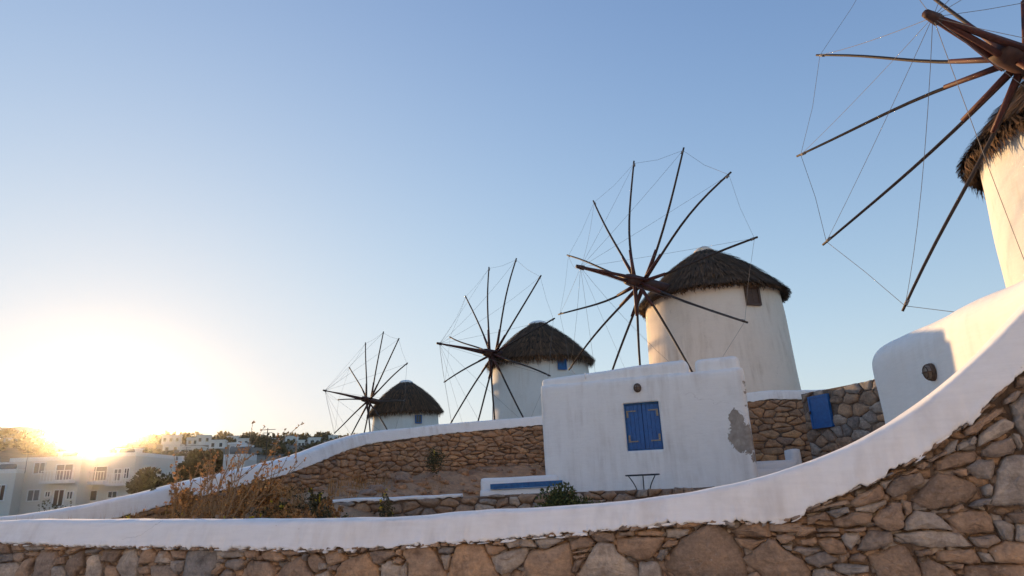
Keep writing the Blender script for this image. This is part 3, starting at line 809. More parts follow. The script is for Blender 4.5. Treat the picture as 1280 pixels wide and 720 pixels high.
coping(low_wall, LW, 0.25, 2.95, lambda u: lw_top(u)-0.022, lambda u: lw_top(u)+0.028, 0.32, M['white_coping'], 0.05, 0.02, 0.02, 7.0, 'coping', 0.0, 0.015)

# ------------------------------------------------------------------ rounded plaster blocks
def rblock(name, mt, parent, c, size, rot, r, step=0.12, amp=0.012, seed=0, taper=0.0, shear=None):
    """plastered block with soft edges; c = centre of the base, size = (w, d, h), rot about z"""
    w, d, h = size
    n = [max(2, int(s/step)) for s in (w, d, h)]
    bm = bmesh.new(); V = {}
    def vert(p):
        k = tuple(round(x, 5) for x in p)
        if k not in V: V[k] = bm.verts.new(p)
        return V[k]
    def face(ax, sgn):
        a, e = [i for i in range(3) if i != ax]
        dims = (w/2, d/2, h)
        for i in range(n[a]):
            for j in range(n[e]):
                q = []
                for (ii, jj) in ((i, j), (i+1, j), (i+1, j+1), (i, j+1)):
                    p = [0, 0, 0]
                    for axx, kk in ((a, ii), (e, jj)):
                        f = kk/n[axx]
                        p[axx] = (f*2-1)*dims[axx] if axx < 2 else f*h
                    p[ax] = sgn*dims[ax] if ax < 2 else (h if sgn > 0 else 0)
                    q.append(vert(tuple(p)))
                try: bm.faces.new(q)
                except ValueError: pass
    for ax in range(3):
        for sgn in (-1, 1): face(ax, sgn)
    bmesh.ops.recalc_face_normals(bm, faces=bm.faces)
    ca, sa = math.cos(rot), math.sin(rot)
    o0 = root_loc(parent) if parent else Vector((0, 0, 0))
    for v in bm.verts:
        p = v.co.copy()
        q = Vector((max(-w/2+r, min(w/2-r, p.x)), max(-d/2+r, min(d/2-r, p.y)), min(h-r, p.z)))
        dv = p - q
        if dv.length > 1e-6: p = q + dv.normalized()*r
        p.x *= 1 - taper*p.z/h; p.y *= 1 - taper*p.z/h
        k = Vector((nz(p.x*0.9+seed, p.y*0.9, p.z*0.9), nz(p.x*0.9, p.y*0.9+seed, p.z*0.9+9), nz(p.x*0.8, p.y*0.8+3, p.z*0.8+seed)))
        p += k*amp*1.6 + Vector((nz(p.x*4, p.y*4, p.z*4+seed),)*3)*amp*0.3
        if shear: p.z += shear*(p.x/w)*p.z/h
        v.co = (c[0] + ca*p.x - sa*p.y - o0.x, c[1] + sa*p.x + ca*p.y - o0.y, c[2] + p.z - o0.z)
    me = bpy.data.meshes.new(name); bm.to_mesh(me); bm.free()
    me.polygons.foreach_set('use_smooth', [True]*len(me.polygons)); me.materials.append(mt)
    o = bpy.data.objects.new(name, me); COL.objects.link(o)
    if parent: o.parent = parent
    return o

# ------------------------------------------------------------------ the white house with the blue shutters
A = Vector(at(681, 612, 14.7)[:2]); B = Vector(at(944, 570, 13.2)[:2])
fx = (B-A).normalized(); fn = Vector((fx.y, -fx.x))               # along the front; outwards
HW = (B-A).length; HD = 3.4
ROT = math.atan2(fx.y, fx.x)
def fp(u, z, o=0.0):                                              # point on the front: u metres from the left corner
    q = A + fx*u + fn*o; return Vector((q.x, q.y, z))
def on_front(px, py, o=0.0):
    d = ray(px, py); n3 = np.array([fn.x, fn.y, 0]); P0 = np.array([A.x+fn.x*o, A.y+fn.y*o, 0])
    t = ((P0-EYE)@n3)/(d@n3); p = EYE+d*t
    return (p[0]-A.x)*fx.x + (p[1]-A.y)*fx.y, float(p[2])
cc = A + fx*HW/2 - fn*HD/2
spots = []
for (px, py, rx, ry) in [(921,528,6,15),(926,540,11,11),(932,553,11,13),(921,550,7,9),(945,572,5,6),(933,478,3,4),(934,490,4,3),(938,508,3,3),(941,532,2.5,3)]:
    u0, z0 = on_front(px, py); u1, z1 = on_front(px+rx, py-ry)
    spots.append((u0, z0, abs(u1-u0)*1.12, abs(z1-z0)*1.12))
house_mat = plaster('whitewash_house', (0.90, 0.885, 0.865), (0.52, 0.46, 0.41), 0.65, {'origin': (A.x, A.y, 0), 'dir': (fx.x, fx.y, 0), 'spots': spots})
house = thing('white_house', (cc.x, cc.y, COURT_Z-0.1), 'small whitewashed flat-roofed house with closed blue shutters and peeling plaster at its corner', 'house')
BODY_TOP = 3.68
# body with a real window opening: the front is built as a block, the opening is cut
body = rblock('wall', house_mat, house, (cc.x, cc.y, COURT_Z-0.1), (HW, HD, BODY_TOP-COURT_Z+0.1), ROT, 0.07, 0.09, 0.022, 3.0, 0.0)
uw0, zw0 = on_front(785.5, 564); uw1, zw1 = on_front(822, 502.5)
cutb = bmesh.new()
WIN_U0, WIN_U1, WIN_Z0, WIN_Z1 = uw0-0.02, uw1+0.02, zw0, zw1+0.02
cm = MB(); cm.obox(fp((WIN_U0+WIN_U1)/2, (WIN_Z0+WIN_Z1)/2, 0), (fx.x, fx.y, 0), (fn.x, fn.y, 0), (0, 0, 1), (WIN_U1-WIN_U0)/2, 0.13, (WIN_Z1-WIN_Z0)/2)
cut = cm.build('cutter', house_mat, house)
md = body.modifiers.new('opening', 'BOOLEAN'); md.operation = 'DIFFERENCE'; md.object = cut; md.solver = 'EXACT'
bpy.context.view_layer.update()
dg = bpy.context.evaluated_depsgraph_get()
newme = bpy.data.meshes.new_from_object(body.evaluated_get(dg))
body.modifiers.clear(); body.data = newme
bpy.data.objects.remove(cut)
# parapet in two runs with the gap of a spout between them
ug0, _ = on_front(861, 470); ug1, _ = on_front(870, 470)
def parapet(u0, u1, z0, z1, th, dd, seed, sh=None):
    q = A + fx*(u0+u1)/2 - fn*(th/2+0.05+dd)
    return rblock('parapet', house_mat, house, (q.x, q.y, z0), (u1-u0, th, z1-z0), ROT, min(0.12, (z1-z0)*0.45), 0.06, 0.012, seed, 0, sh)
parapet(0.02, ug0, BODY_TOP-0.25, 3.91, 0.5, 0.02, 5.0, 0.14)
parapet(ug1, HW-0.03, BODY_TOP-0.25, 3.95, 0.5, 0.02, 8.0)
# rear parapets so the roof edge is closed all round
qb = A + fx*HW/2 - fn*(HD-0.2)
rblock('parapet', house_mat, house, (qb.x, qb.y, BODY_TOP-0.2), (HW-0.1, 0.3, 0.32), ROT, 0.1, 0.12, 0.012, 2.0)
# shutters: boards, frame edge and strap hinges
wmid = (WIN_U0+WIN_U1)/2
wframe = MB()
for (a0, a1, z0, z1) in ((WIN_U0, WIN_U1, WIN_Z1-0.035, WIN_Z1), (WIN_U0, WIN_U1, WIN_Z0, WIN_Z0+0.03), (WIN_U0, WIN_U0+0.03, WIN_Z0+0.031, WIN_Z1-0.036), (WIN_U1-0.03, WIN_U1, WIN_Z0+0.031, WIN_Z1-0.036)):
    wframe.obox(fp((a0+a1)/2, (z0+z1)/2, -0.085), (fx.x, fx.y, 0), (fn.x, fn.y, 0), (0, 0, 1), (a1-a0)/2-0.001, 0.025, (z1-z0)/2-0.001)
wframe.build('window_frame', M['blue_worn'], house)
back = MB(); back.obox(fp(wmid, (WIN_Z0+WIN_Z1)/2, -0.115), (fx.x, fx.y, 0), (fn.x, fn.y, 0), (0, 0, 1), (WIN_U1-WIN_U0)/2-0.005, 0.004, (WIN_Z1-WIN_Z0)/2-0.005)
for sgn in (-1, 1):
    a0, a1 = (WIN_U0+0.032, wmid-0.004) if sgn < 0 else (wmid+0.004, WIN_U1-0.032)
    z0, z1 = WIN_Z0+0.035, WIN_Z1-0.04
    sh = MB(); sh.obox(fp((a0+a1)/2, (z0+z1)/2, -0.085), (fx.x, fx.y, 0), (fn.x, fn.y, 0), (0, 0, 1), (a1-a0)/2, 0.012, (z1-z0)/2)
    so = sh.build('shutter', M['blue'], house)
    nb = 4
    for k in range(nb):
        c0 = a0 + (a1-a0)*k/nb; c1 = a0 + (a1-a0)*(k+1)/nb
        bb = MB(); bb.obox(fp((c0+c1)/2, (z0+z1)/2, -0.066), (fx.x, fx.y, 0), (fn.x, fn.y, 0), (0, 0, 1), (c1-c0)/2-0.0035, 0.008, (z1-z0)/2-0.004)
        bb.build('plank', M['blue'], so)
    for zz in (z0+0.16, z1-0.13):
        hb = MB()
        e = a0+0.03 if sgn < 0 else a1-0.03
        hb.obox(fp((e + (a0+a1)/2 + sgn*-0.03)/2, zz, -0.053), (fx.x, fx.y, 0), (fn.x, fn.y, 0), (0, 0, 1), abs((a1-a0)/2-0.03)/2+0.03, 0.005, 0.013)
        hb.obox(fp(e, zz+(0.06 if zz < 2.5 else -0.06), -0.053), (fx.x, fx.y, 0), (fn.x, fn.y, 0), (0, 0, 1), 0.022, 0.0055, 0.075)
        hb.build('strap_hinge', M['hinge'], so)
back.build('reveal_back', M['iron'], house)
# little drain spout in the parapet
us, zs = on_front(732, 469)
dr = MB(); dr.tube([fp(us, zs+0.05, 0.03), fp(us+0.004, zs-0.02, 0.055), fp(us+0.006, zs-0.10, 0.035)], [0.012, 0.028, 0.010], 8)
dr.build('drip_spout', M['white'], house, True)
# bulkhead lamps
def wall_lamp(P, n, w, h, label):
    P, n = Vector(P), Vector(n).normalized(); tx = Vector((0, 0, 1)).cross(n).normalized(); up = Vector((0, 0, 1))
    L = thing('wall_lamp', P, label, 'lamp', 'caged lamps on the house walls')
    def oval(scale, o): return [P + n*o + (tx*math.cos(a)*w/2 + up*math.sin(a)*h/2)*scale for a in [2*math.pi*k/20 for k in range(20)]]
    b = MB(); V = oval(1.0, 0.0) + oval(1.0, 0.03) + oval(0.9, 0.045) + oval(0.8, 0.047)
    b.add(V, [(r*20+k, r*20+(k+1) % 20, (r+1)*20+(k+1) % 20, (r+1)*20+k) for r in range(3) for k in range(20)] + [tuple(60+k for k in range(20))])
    b.build('base', M['rusty'], L, True)
    b = MB(); V = []
    for r in range(6):
        a = math.pi/2*r/5; V += oval(0.78*math.cos(a)+0.001, 0.046 + 0.06*math.sin(a))
    b.add(V, [(r*20+k, r*20+(k+1) % 20, (r+1)*20+(k+1) % 20, (r+1)*20+k) for r in range(5) for k in range(20)])
    b.build('glass', M['glass'], L, True)
    for ang in (0, math.pi/2):
        b = MB(); pts = []
        for k in range(9):
            a = math.pi*k/8
            dxy = (tx*math.cos(ang)*w/2 + up*math.sin(ang)*h/2)
            pts.append(P + dxy*0.88*math.cos(a) + n*(0.045 + 0.072*math.sin(a)))
        b.tube(pts, 0.008, 5); b.build('cage_bar', M['rusty'], L, True)
    b = MB(); b.add([p for p in []], []); 
    pts = [P + n*0.085 + (tx*math.cos(a)*w/2 + up*math.sin(a)*h/2)*0.66 for a in [2*math.pi*k/16 for k in range(17)]]
    b.tube(pts, 0.007, 5, False); b.build('cage_ring', M['rusty'], L, True)
    return L
u_, z_ = on_front(797, 485)
wall_lamp(fp(u_, z_, 0.012), (fn.x, fn.y, 0), 0.17, 0.20, 'round caged lamp fixed above the blue shutters')

# bistro table
P = at(803, 594, 13.0); TZ = float(P[2])
tab = thing('bistro_table', (P[0], P[1], COURT_Z), 'little black iron table with curved legs below the shuttered window', 'table')
b = MB(); n = 28; prof = [(0.02, TZ-0.012), (0.32, TZ-0.012), (0.335, TZ-0.004), (0.335, TZ+0.014), (0.325, TZ+0.02), (0.001, TZ+0.02)]
b.lathe((P[0], P[1]), prof, n); b.build('table_top', M['iron'], tab, True)
for a in (0.25, math.pi-0.25, -math.pi/2-0.15):
    dx, dy = math.cos(a), math.sin(a); b = MB(); pts = []
    H = TZ-0.012-COURT_Z
    for k in range(13):
        f = k/12
        rr = 0.27 - 0.17*math.sin(f*math.pi*0.9) + 0.05*f
        pts.append((P[0]+dx*rr, P[1]+dy*rr, TZ-0.012-H*f))
    b.tube(pts, 0.011, 6); b.build('leg', M['iron'], tab, True)
b = MB(); b.tube([(P[0]+0.11*math.cos(a), P[1]+0.11*math.sin(a), COURT_Z+0.33) for a in [2*math.pi*k/16 for k in range(17)]], 0.007, 5, False); b.build('brace_ring', M['iron'], tab, True)

# courtyard paving
b = MB(); q = [(-0.4, 12.56), (9.5, 12.56), (9.5, 19.4), (2.0, 19.4), (-0.4, 16.0)]
b.add([(x, y, COURT_Z) for x, y in q] + [(x, y, COURT_Z-0.4) for x, y in q], [tuple(range(5))] + [(k, k+5, (k+1) % 5+5, (k+1) % 5) for k in range(5)])
tag(b.build('courtyard', M['paving']), kind='structure')

# white masonry bench with a blue plank
PB = at(640, 606, 13.7); bz = COURT_Z-0.15
x0, x1 = float(at(594, 606, 13.9)[0]), float(at(694, 606, 13.9)[0])
bench = thing('bench', ((x0+x1)/2, 13.8, bz), 'white masonry bench with a blue painted seat beside the white house', 'bench')
zt = float(at(600, 598, 14.1)[2]); zseat = float(at(660, 610.5, 13.6)[2])
rblock('backrest', M['white'], bench, ((x0+x1)/2+0.1, 14.15, bz), (x1-x0, 0.30, zt-bz), 0.02, 0.05, 0.08, 0.012, 4.0)
rblock('base', M['white'], bench, ((x0+x1)/2+0.1, 13.72, bz), (x1-x0-0.02, 0.52, zseat-bz), 0.02, 0.03, 0.08, 0.008, 6.0)
b = MB(); xa, xb = float(at(613, 607, 13.5)[0]), float(at(703, 604, 13.5)[0]); zp = zseat+0.065
b.obox(((xa+xb)/2, 13.62, zseat+0.073), (1, 0, 0.012), (0, 1, 0), (0, 0, 1), (xb-xa)/2, 0.2, 0.05)
b.build('seat', M['blue_worn'], bench)

# ------------------------------------------------------------------ stone wall with the blue hatch, white step
HWc = Curve2([(*at(1000, 492, 17.0)[:2],), (*at(1090, 474, 14.6)[:2],), (9.4, 11.4)], 0)
hz = float(at(1000, 492, 17.0)[2]); hz2 = float(at(1090, 474, 14.6)[2])
hatch_wall = thing('stone_wall', (8.0, 15.6, COURT_Z), 'brown rubble wall with a blue hatch set in it beside the white building', 'wall')
ht = lambda u: hz + (hz2-hz)*min(1.6, u/2.45)
wall_core(hatch_wall, HWc, 0, HWc.L, lambda u: 0.5, lambda u: ht(u)-0.02, -0.45, M['mortar'], -0.03, 'wall_core', 30)
res = cells(0.0, HWc.L, lambda u: 0.95, ht, 0.42, 0.24, 51, 0.016)
HP = [HWc.frame(1.0)]
d = ray(1027, 514); P_, t_, n_ = HWc.frame(0.8)
tt = ((np.array([P_.x, P_.y, 0])-EYE)@np.array([n_.x, n_.y, 0]))/(d@np.array([n_.x, n_.y, 0])); hp = EYE+d*tt
hu = (hp[0]-HWc.p(0).x)*t_.x + (hp[1]-HWc.p(0).y)*t_.y
def hpx(px, py):
    d = ray(px, py); t = ((np.array([P_.x, P_.y, 0])-EYE)@np.array([n_.x, n_.y, 0]))/(d@np.array([n_.x, n_.y, 0])); q = EYE+d*t
    return (q[0]-HWc.p(0).x)*t_.x + (q[1]-HWc.p(0).y)*t_.y, q[2]
za = float(hpx(1028, 535)[1]); zb_ = float(hpx(1024, 494)[1]); ua = hpx(1015, 517)[0]; ub = hpx(1040, 513)[0]
polys = [p for _, p in res if not (ua-0.05 < sum(q[0] for q in p)/len(p) < ub+0.05 and za-0.02 < sum(q[1] for q in p)/len(p) < zb_+0.02)]
place_stones(hatch_wall, HWc, polys, M['stone_mid'], 12, 280, 0.0, 0.09, 3, 0.08, 0.022, 0.15)
zt2 = Vector((t_.x, t_.y, 0)); zn2 = Vector((n_.x, n_.y, 0))
def hb_(u, z, o): q = HWc.p(0) + t_*u + n_*o; return (q.x, q.y, z)
hat = thing('wall_hatch', hb_((ua+ub)/2, za, 0), 'small closed blue hatch door set in the rubble wall', 'hatch')
b = MB(); b.obox(hb_((ua+ub)/2, (za+zb_)/2, 0.035), zt2, zn2, (0, 0, 1), (ub-ua)/2-0.05, 0.02, (zb_-za)/2-0.05); b.build('door_panel', M['blue'], hat)
for (a0, a1, z0, z1) in ((ua, ub, zb_-0.055, zb_), (ua, ub, za, za+0.055), (ua, ua+0.055, za+0.056, zb_-0.056), (ub-0.055, ub, za+0.056, zb_-0.056)):
    b = MB(); b.obox(hb_((a0+a1)/2, (z0+z1)/2, 0.035), zt2, zn2, (0, 0, 1), (a1-a0)/2, 0.035, (z1-z0)/2); b.build('frame_rail', M['blue'], hat)
b = MB(); b.obox(hb_(ua+0.03, (za+zb_)/2, 0.085), zt2, zn2, (0, 0, 1), 0.03, 0.015, 0.035); b.build('latch', M['iron'], hat)

S0 = at(974, 575, 16.0)
step = thing('white_step', (S0[0]-0.1, 16.2, COURT_Z), 'low white plastered steps in the gap behind the peeling house corner', 'steps')
rblock('tread', M['white'], step, (S0[0]-0.35, 16.9, COURT_Z), (1.9, 1.1, float(S0[2])-COURT_Z), 0.0, 0.04, 0.1, 0.012, 1.0)
rblock('tread', M['white'], step, (S0[0]-0.45, 16.05, COURT_Z), (1.9, 0.55, float(S0[2])-COURT_Z-0.2), 0.0, 0.04, 0.1, 0.012, 2.0)
pp = at(994, 570, 16.6)
rblock('end_block', M['white'], step, (pp[0], 16.75, COURT_Z), (0.24, 0.5, float(at(994, 561, 16.6)[2])-COURT_Z), 0.0, 0.05, 0.08, 0.012, 5.0)

# ------------------------------------------------------------------ white building on the right
C0 = Vector(at(1090, 500, 10.3)[:2]); C1 = Vector(at(1280, 430, 6.25)[:2])
bx = (C1-C0).normalized(); bn = Vector((bx.y, -bx.x))               # along the wall towards the viewer
if bn.x > 0: bn = -bn
BL = 6.6; BD = 2.3
bc = C0 + bx*BL/2 - bn*BD/2
rb = thing('white_building', (bc.x, bc.y, COURT_Z-0.3), 'whitewashed building with a rounded roof edge half in evening sun', 'house')
BZ = 3.42
rblock('wall', M['white'], rb, (bc.x, bc.y, COURT_Z-0.3), (BL, BD, BZ-COURT_Z+0.3), math.atan2(bx.y, bx.x), 0.36, 0.09, 0.025, 12.0)
d = ray(1167, 465); n3 = np.array([bn.x, bn.y, 0]); tt = ((np.array([C0.x, C0.y, 0])-EYE)@n3)/(d@n3); lp = EYE+d*tt
wall_lamp((lp[0]+bn.x*0.01, lp[1]+bn.y*0.01, lp[2]), (bn.x, bn.y, 0), 0.20, 0.23, 'rusty caged lamp on the half-sunlit white building')

# ------------------------------------------------------------------ windmills
def thatch(root, c, prof, seed, dens, fringe, shaggy, tilt=(0, 0), core_drop=0.0):
    """prof: (r, z) from the crown down to the eaves"""
    R = random.Random(seed)
    rs = [p[0] for p in prof]; zs = [p[1] for p in prof]
    ln = [0]
    for i in range(1, len(prof)): ln.append(ln[-1] + math.hypot(rs[i]-rs[i-1], zs[i]-zs[i-1]))
    L = ln[-1]; ze = zs[-1]
    def pt(a, f, lift=0.0):
        l = f*L
        r = float(np.interp(l, ln, rs)); z = float(np.interp(l, ln, zs))
        if f > 1: r += (f-1)*L*0.25; z -= (f-1)*L*0.97
        k = sstep(0, 1, f)
        z += k*(tilt[0]*math.cos(a) + tilt[1]*math.sin(a))*r + k*0.05*nz(math.cos(a)*3+seed, math.sin(a)*3)
        return Vector((c[0]+(r+lift)*math.cos(a), c[1]+(r+lift)*math.sin(a), z + lift*0.6))
    b = MB(); n = 72; V = []; Fc = []; m = 14
    for j in range(m+1):
        for k in range(n):
            a = 2*math.pi*k/n
            V.append(pt(a, j/m, 0.03*nz(math.cos(a)*4+seed, math.sin(a)*4, j*0.6)))
    for k in range(n):                                              # underside
        a = 2*math.pi*k/n; q = pt(a, 1.0); V.append(Vector((c[0]+(q.x-c[0])*0.72, c[1]+(q.y-c[1])*0.72, q.z+0.05)))
    for j in range(m+1):
        for k in range(n): Fc.append((j*n+k, j*n+(k+1) % n, (j+1)*n+(k+1) % n, (j+1)*n+k))
    b.add(V, Fc); core = b.build('thatch_roof', M['thatch_core'], root, True)
    b = MB()
    for i in range(dens):
        f = math.sqrt(R.random())*1.0; a = R.uniform(0, 2*math.pi)
        if i % 3: f = max(0.0, (math.floor(f*6 + 0.35*nz(math.cos(a)*3, math.sin(a)*3, seed)) + R.uniform(0.0, 0.35))/6)
        l = R.uniform(0.35, 0.75)/L; w = R.uniform(0.010, 0.030)
        p0 = pt(a, f, 0.02 + R.uniform(0, 0.02)); a2 = a + R.uniform(-0.05, 0.05)
        p1 = pt(a2, min(f+l, 1.0+0.03*R.random()), R.uniform(0.035, 0.12))
        tx = Vector((-math.sin(a), math.cos(a), 0))
        b.quad(p0-tx*w, p0+tx*w, p1+tx*w*0.6, p1-tx*w*0.6)
    for i in range(fringe):
        a = R.uniform(0, 2*math.pi)
        clump = 0.5 + 0.9*abs(nz(math.cos(a)*7+seed, math.sin(a)*7, 1.0)) + 0.5*abs(nz(math.cos(a)*19+seed, math.sin(a)*19, 4.0))
        l = shaggy*clump*R.uniform(0.5, 1.15)
        p0 = pt(a, R.uniform(0.93, 1.0), R.uniform(-0.08, 0.05)); w = R.uniform(0.01, 0.024)
        tx = Vector((-math.sin(a), math.cos(a), 0)); rd = Vector((math.cos(a), math.sin(a), 0))
        p1 = p0 + Vector((0, 0, -l*0.55)) + rd*R.uniform(0.0, 0.07) + tx*R.uniform(-0.03, 0.03)
        p2 = p0 + Vector((0, 0, -l)) + rd*R.uniform(-0.03, 0.06) + tx*R.uniform(-0.06, 0.06)
        n0 = len(b.v)
        b.v += [tuple(p0-tx*w), tuple(p0+tx*w), tuple(p1+tx*w*0.8), tuple(p1-tx*w*0.8), tuple(p2)]
        b.f += [(n0, n0+1, n0+2, n0+3), (n0+3, n0+2, n0+4)]
    tag(b.build('straw', M['thatch'], core), kind='stuff')

def rotor(root, hub, az, el, ph, R_, bow, seed, bends=None, ropes=True, back=3.2, rope_r=0.007, spar_r=(0.062, 0.04)):
    Rn = random.Random(seed); rs = min(1.0, R_/5.0) ** 1.4
    hub = Vector(hub); az, el, ph = map(math.radians, (az, el, ph))
    n = Vector((math.cos(el)*math.cos(az), math.cos(el)*math.sin(az), math.sin(el)))
    a = Vector((0, 0, 1)).cross(n).normalized(); bb = n.cross(a)
    b = MB(); b.tube([hub - n*back, hub - n*1.2, hub - n*0.4, hub + n*0.45, hub + n*0.62], [0.20*rs, 0.22*rs, 0.24*rs, 0.23*rs, 0.20*rs], 12); b.build('windshaft', M['shaft'], root, True)
    tip = hub + n*bow
    for (da, db, r) in ((-0.20, 0.0, 0.05), (0.20, 0.02, 0.05), (0.0, -0.12, 0.042)):
        b = MB(); b.tube([hub + n*0.1 + a*da + bb*db, hub + n*(bow*0.55) + a*da*0.42 + bb*(db*0.4+0.02), tip + a*da*0.08], [r*1.3, r, r*0.8], 7)
        b.build('bowsprit_pole', M['red_wood'], root, True)
    b = MB(); b.tube([tip - n*0.12, tip + n*0.16], [0.085, 0.06], 8); b.build('bowsprit_head', M['shaft'], root, True)
    tips = []
    for k in range(12):
        th = ph - math.radians(30)*k
        dv = a*math.cos(th) + bb*math.sin(th); sd = n.cross(dv)
        o = hub + n*(((k % 6)-2.5)*0.085)
        bend = (bends or {}).get(k, Rn.uniform(-0.10, 0.10)); nb = Rn.uniform(-0.06, 0.12); wig = Rn.uniform(-0.04, 0.04)
        pts = []; rad = []
        for j in range(11):
            f = j/10
            q = o + dv*(0.05 + (R_-0.05)*f) + (hub-o)*f + sd*(bend*math.sin(math.pi*f) + wig*math.sin(2*math.pi*f)) + n*nb*math.sin(math.pi*f)
            pts.append(q); rad.append(spar_r[0] + (spar_r[1]-spar_r[0])*f)
        b = MB(); b.tube(pts, rad, 7); sp = b.build('spar', M['pole'], root, True)
        b = MB(); q0, q1 = pts[0] + n*0.06, pts[2] + (pts[3]-pts[2])*0.5 + n*0.045
        b.tube([q0 + n*0.02, (q0+q1)/2, q1], [0.066*rs, 0.056*rs, 0.042*rs], 6); b.build('spar_brace', M['red_wood'], sp, True)
        b = MB(); e = pts[-1]; b.tube([e - dv*0.22, e - dv*0.12], [rad[-1]*1.35, rad[-1]*1.35], 7); b.build('lashing', M['rope'], sp, True)
        tips.append(e - dv*0.1)
    if ropes:
        for k in range(12):
            p, q = tips[k], tips[(k+1) % 12]; b = MB()
            mid = (p+q)/2 + Vector((0, 0, -0.05)) + (hub - (p+q)/2).normalized()*0.05
            b.tube([p, mid, q], rope_r, 4, False); b.build('rim_rope', M['rope'], root)
            sag = Rn.choice([0.02, 0.04, 0.05, 0.25])
            b = MB(); b.tube([tip + (p-tip)*f + Vector((0, 0, -sag*4*f*(1-f))) for f in [j/8 for j in range(9)]], rope_r*0.9, 4, False); b.build('stay_rope', M['rope'], root)

def tower_window(root, c, rad_at, px, py, Yh, w, h, frame_mat, pane_mat, pane_cross=True):
    """window on the tower face where the ray through (px, py) meets it"""
    d = ray(px, py); t = (Yh-6)/d[1]
    for _ in range(4000):
        p = EYE + d*t
        if math.hypot(p[0]-c[0], p[1]-c[1]) <= rad_at(p[2]): break
        t += 0.005
    n = Vector((p[0]-c[0], p[1]-c[1], 0)).normalized(); tx = Vector((-n.y, n.x, 0)); P = Vector(p)
    b = MB(); b.obox(P + n*0.0, tx, n, (0, 0, 1), w/2-0.03, 0.03, h/2-0.03); wo = b.build('window', pane_mat, root)
    for (dx, dz, hw, hh) in ((-w/2, 0, 0.035, h/2+0.035), (w/2, 0, 0.035, h/2+0.035), (0, h/2, w/2-0.036, 0.035), (0, -h/2, w/2-0.036, 0.035)):
        b = MB(); b.obox(P + n*0.02 + tx*dx + Vector((0, 0, dz)), tx, n, (0, 0, 1), hw, 0.05, hh); b.build('frame', frame_mat, wo)
    if pane_cross:
        b = MB(); b.obox(P + n*0.03, tx, n, (0, 0, 1), 0.015, 0.01, h/2-0.036); b.build('mullion', frame_mat, wo)

MILLS = 'thatched windmills in a row along the hill'
# --- mill A (far end of the row)
def mill(name_label, c, z0, r0, r1, ze, zt, re, wallmat, hub, az, el, ph, bow, seed, cap_r, cap_mat, fringe, shaggy, dens, tilt=(0, 0), bends=None, rope_r=0.007, spar_r=(0.062, 0.04), back=3.2, convex=0.10, R_=5.0):
    root = thing('windmill', (c[0], c[1], z0), name_label, 'windmill', MILLS)
    b = MB(); H = ze+0.06-z0; prof = [(r0 + (r1-r0)*k/24, z0 + H*k/24) for k in range(25)]
    b.lathe(c, prof, 72, 0.05, seed*3.1); b.build('tower', wallmat, root, True)
    cp = []
    for k in range(11):
        f = k/10
        cp.append((cap_r + (re-cap_r)*f + convex*math.sin(math.pi*f)*0.5, zt + (ze-zt)*(f**1.06)))
    thatch(root, c, cp, seed, dens, fringe, shaggy, tilt)
    b = MB(); b.lathe(c, [(cap_r+0.07, zt-0.10), (cap_r+0.09, zt+0.02), (cap_r*0.8, zt+0.14), (cap_r*0.35, zt+0.2), (0.01, zt+0.21)], 28, 0.06, seed); b.build('roof_crown', cap_mat, root, True)
    rotor(root, hub, az, el, ph, R_, bow, seed, bends, True, back, rope_r, spar_r)
    return root
c1 = (-9.373, 53.762)
m1 = mill('smallest thatched windmill at the far end of the row, white below a shaggy cap', c1, 3.0, 2.932, 2.679, 7.292, 9.937, 3.128, M['white_mill'], (-11.97, 51.44, 8.28), 221.8, 8.2, 82.8, 3.85, 1, 0.5, M['white'], 1500, 0.5, 3000, (0.02, 0.05), None, 0.008, (0.063, 0.046), 3.2, 0.57, 5.75)
tower_window(m1, c1, lambda z: 2.8, 523, 524, 53.7, 0.48, 0.6, M['blue'], M['pane'])
c2 = (1.478, 37.352)
m2 = mill('white windmill with a shaggy brown thatched cap behind the white house roof', c2, 3.0, 3.046, 2.8, 8.152, 10.582, 3.192, M['white_mill'], (-1.232, 35.381, 8.499), 216.0, 4.7, 68.3, 3.47, 2, 0.47, M['white'], 2400, 0.56, 4500, (0.0, 0.03), None, 0.006, (0.055, 0.04), 3.4, 0.28, 5.6)
tower_window(m2, c2, lambda z: 2.9, 702.5, 455, 37.3, 0.45, 0.56, M['blue'], M['blue_worn'])
c3 = (7.28, 22.45)
m3 = mill('weathered beige windmill with a neat dark thatched cone cap above the white house', c3, 3.0, 2.56, 2.36, 7.478, 9.505, 2.62, M['beige_mill'], (4.334, 20.376, 7.785), 213.2, 3.8, 59.9, 2.56, 3, 0.28, M['beige_mill'], 2800, 0.2, 6500, (0.0, 0.0), {0: -0.16, 11: 0.26, 1: 0.22, 10: 0.0, 8: 0.14, 2: -0.05}, 0.0046, (0.046, 0.03), 3.7, 0.28, 4.65)
tower_window(m3, c3, lambda z: 2.41, 940.5, 370, 22.4, 0.46, 0.58, M['dark_wood'], M['dark_wood'])
c4 = (11.2, 10.0)
m4 = mill('sunlit cream windmill with ragged straw eaves rising behind the white building', c4, 0.9, 2.55, 2.34, 7.12, 9.2, 2.58, M['white_mill'], (8.10, 8.52, 7.51), 206.1, 3.8, 82.9, 2.17, 4, 0.34, M['white'], 3800, 0.42, 8000, (0.0, 0.0), {8: 0.05, 9: -0.08, 7: 0.06, 10: 0.03}, 0.005, (0.035, 0.023), 2.8, 0.2, 4.25)

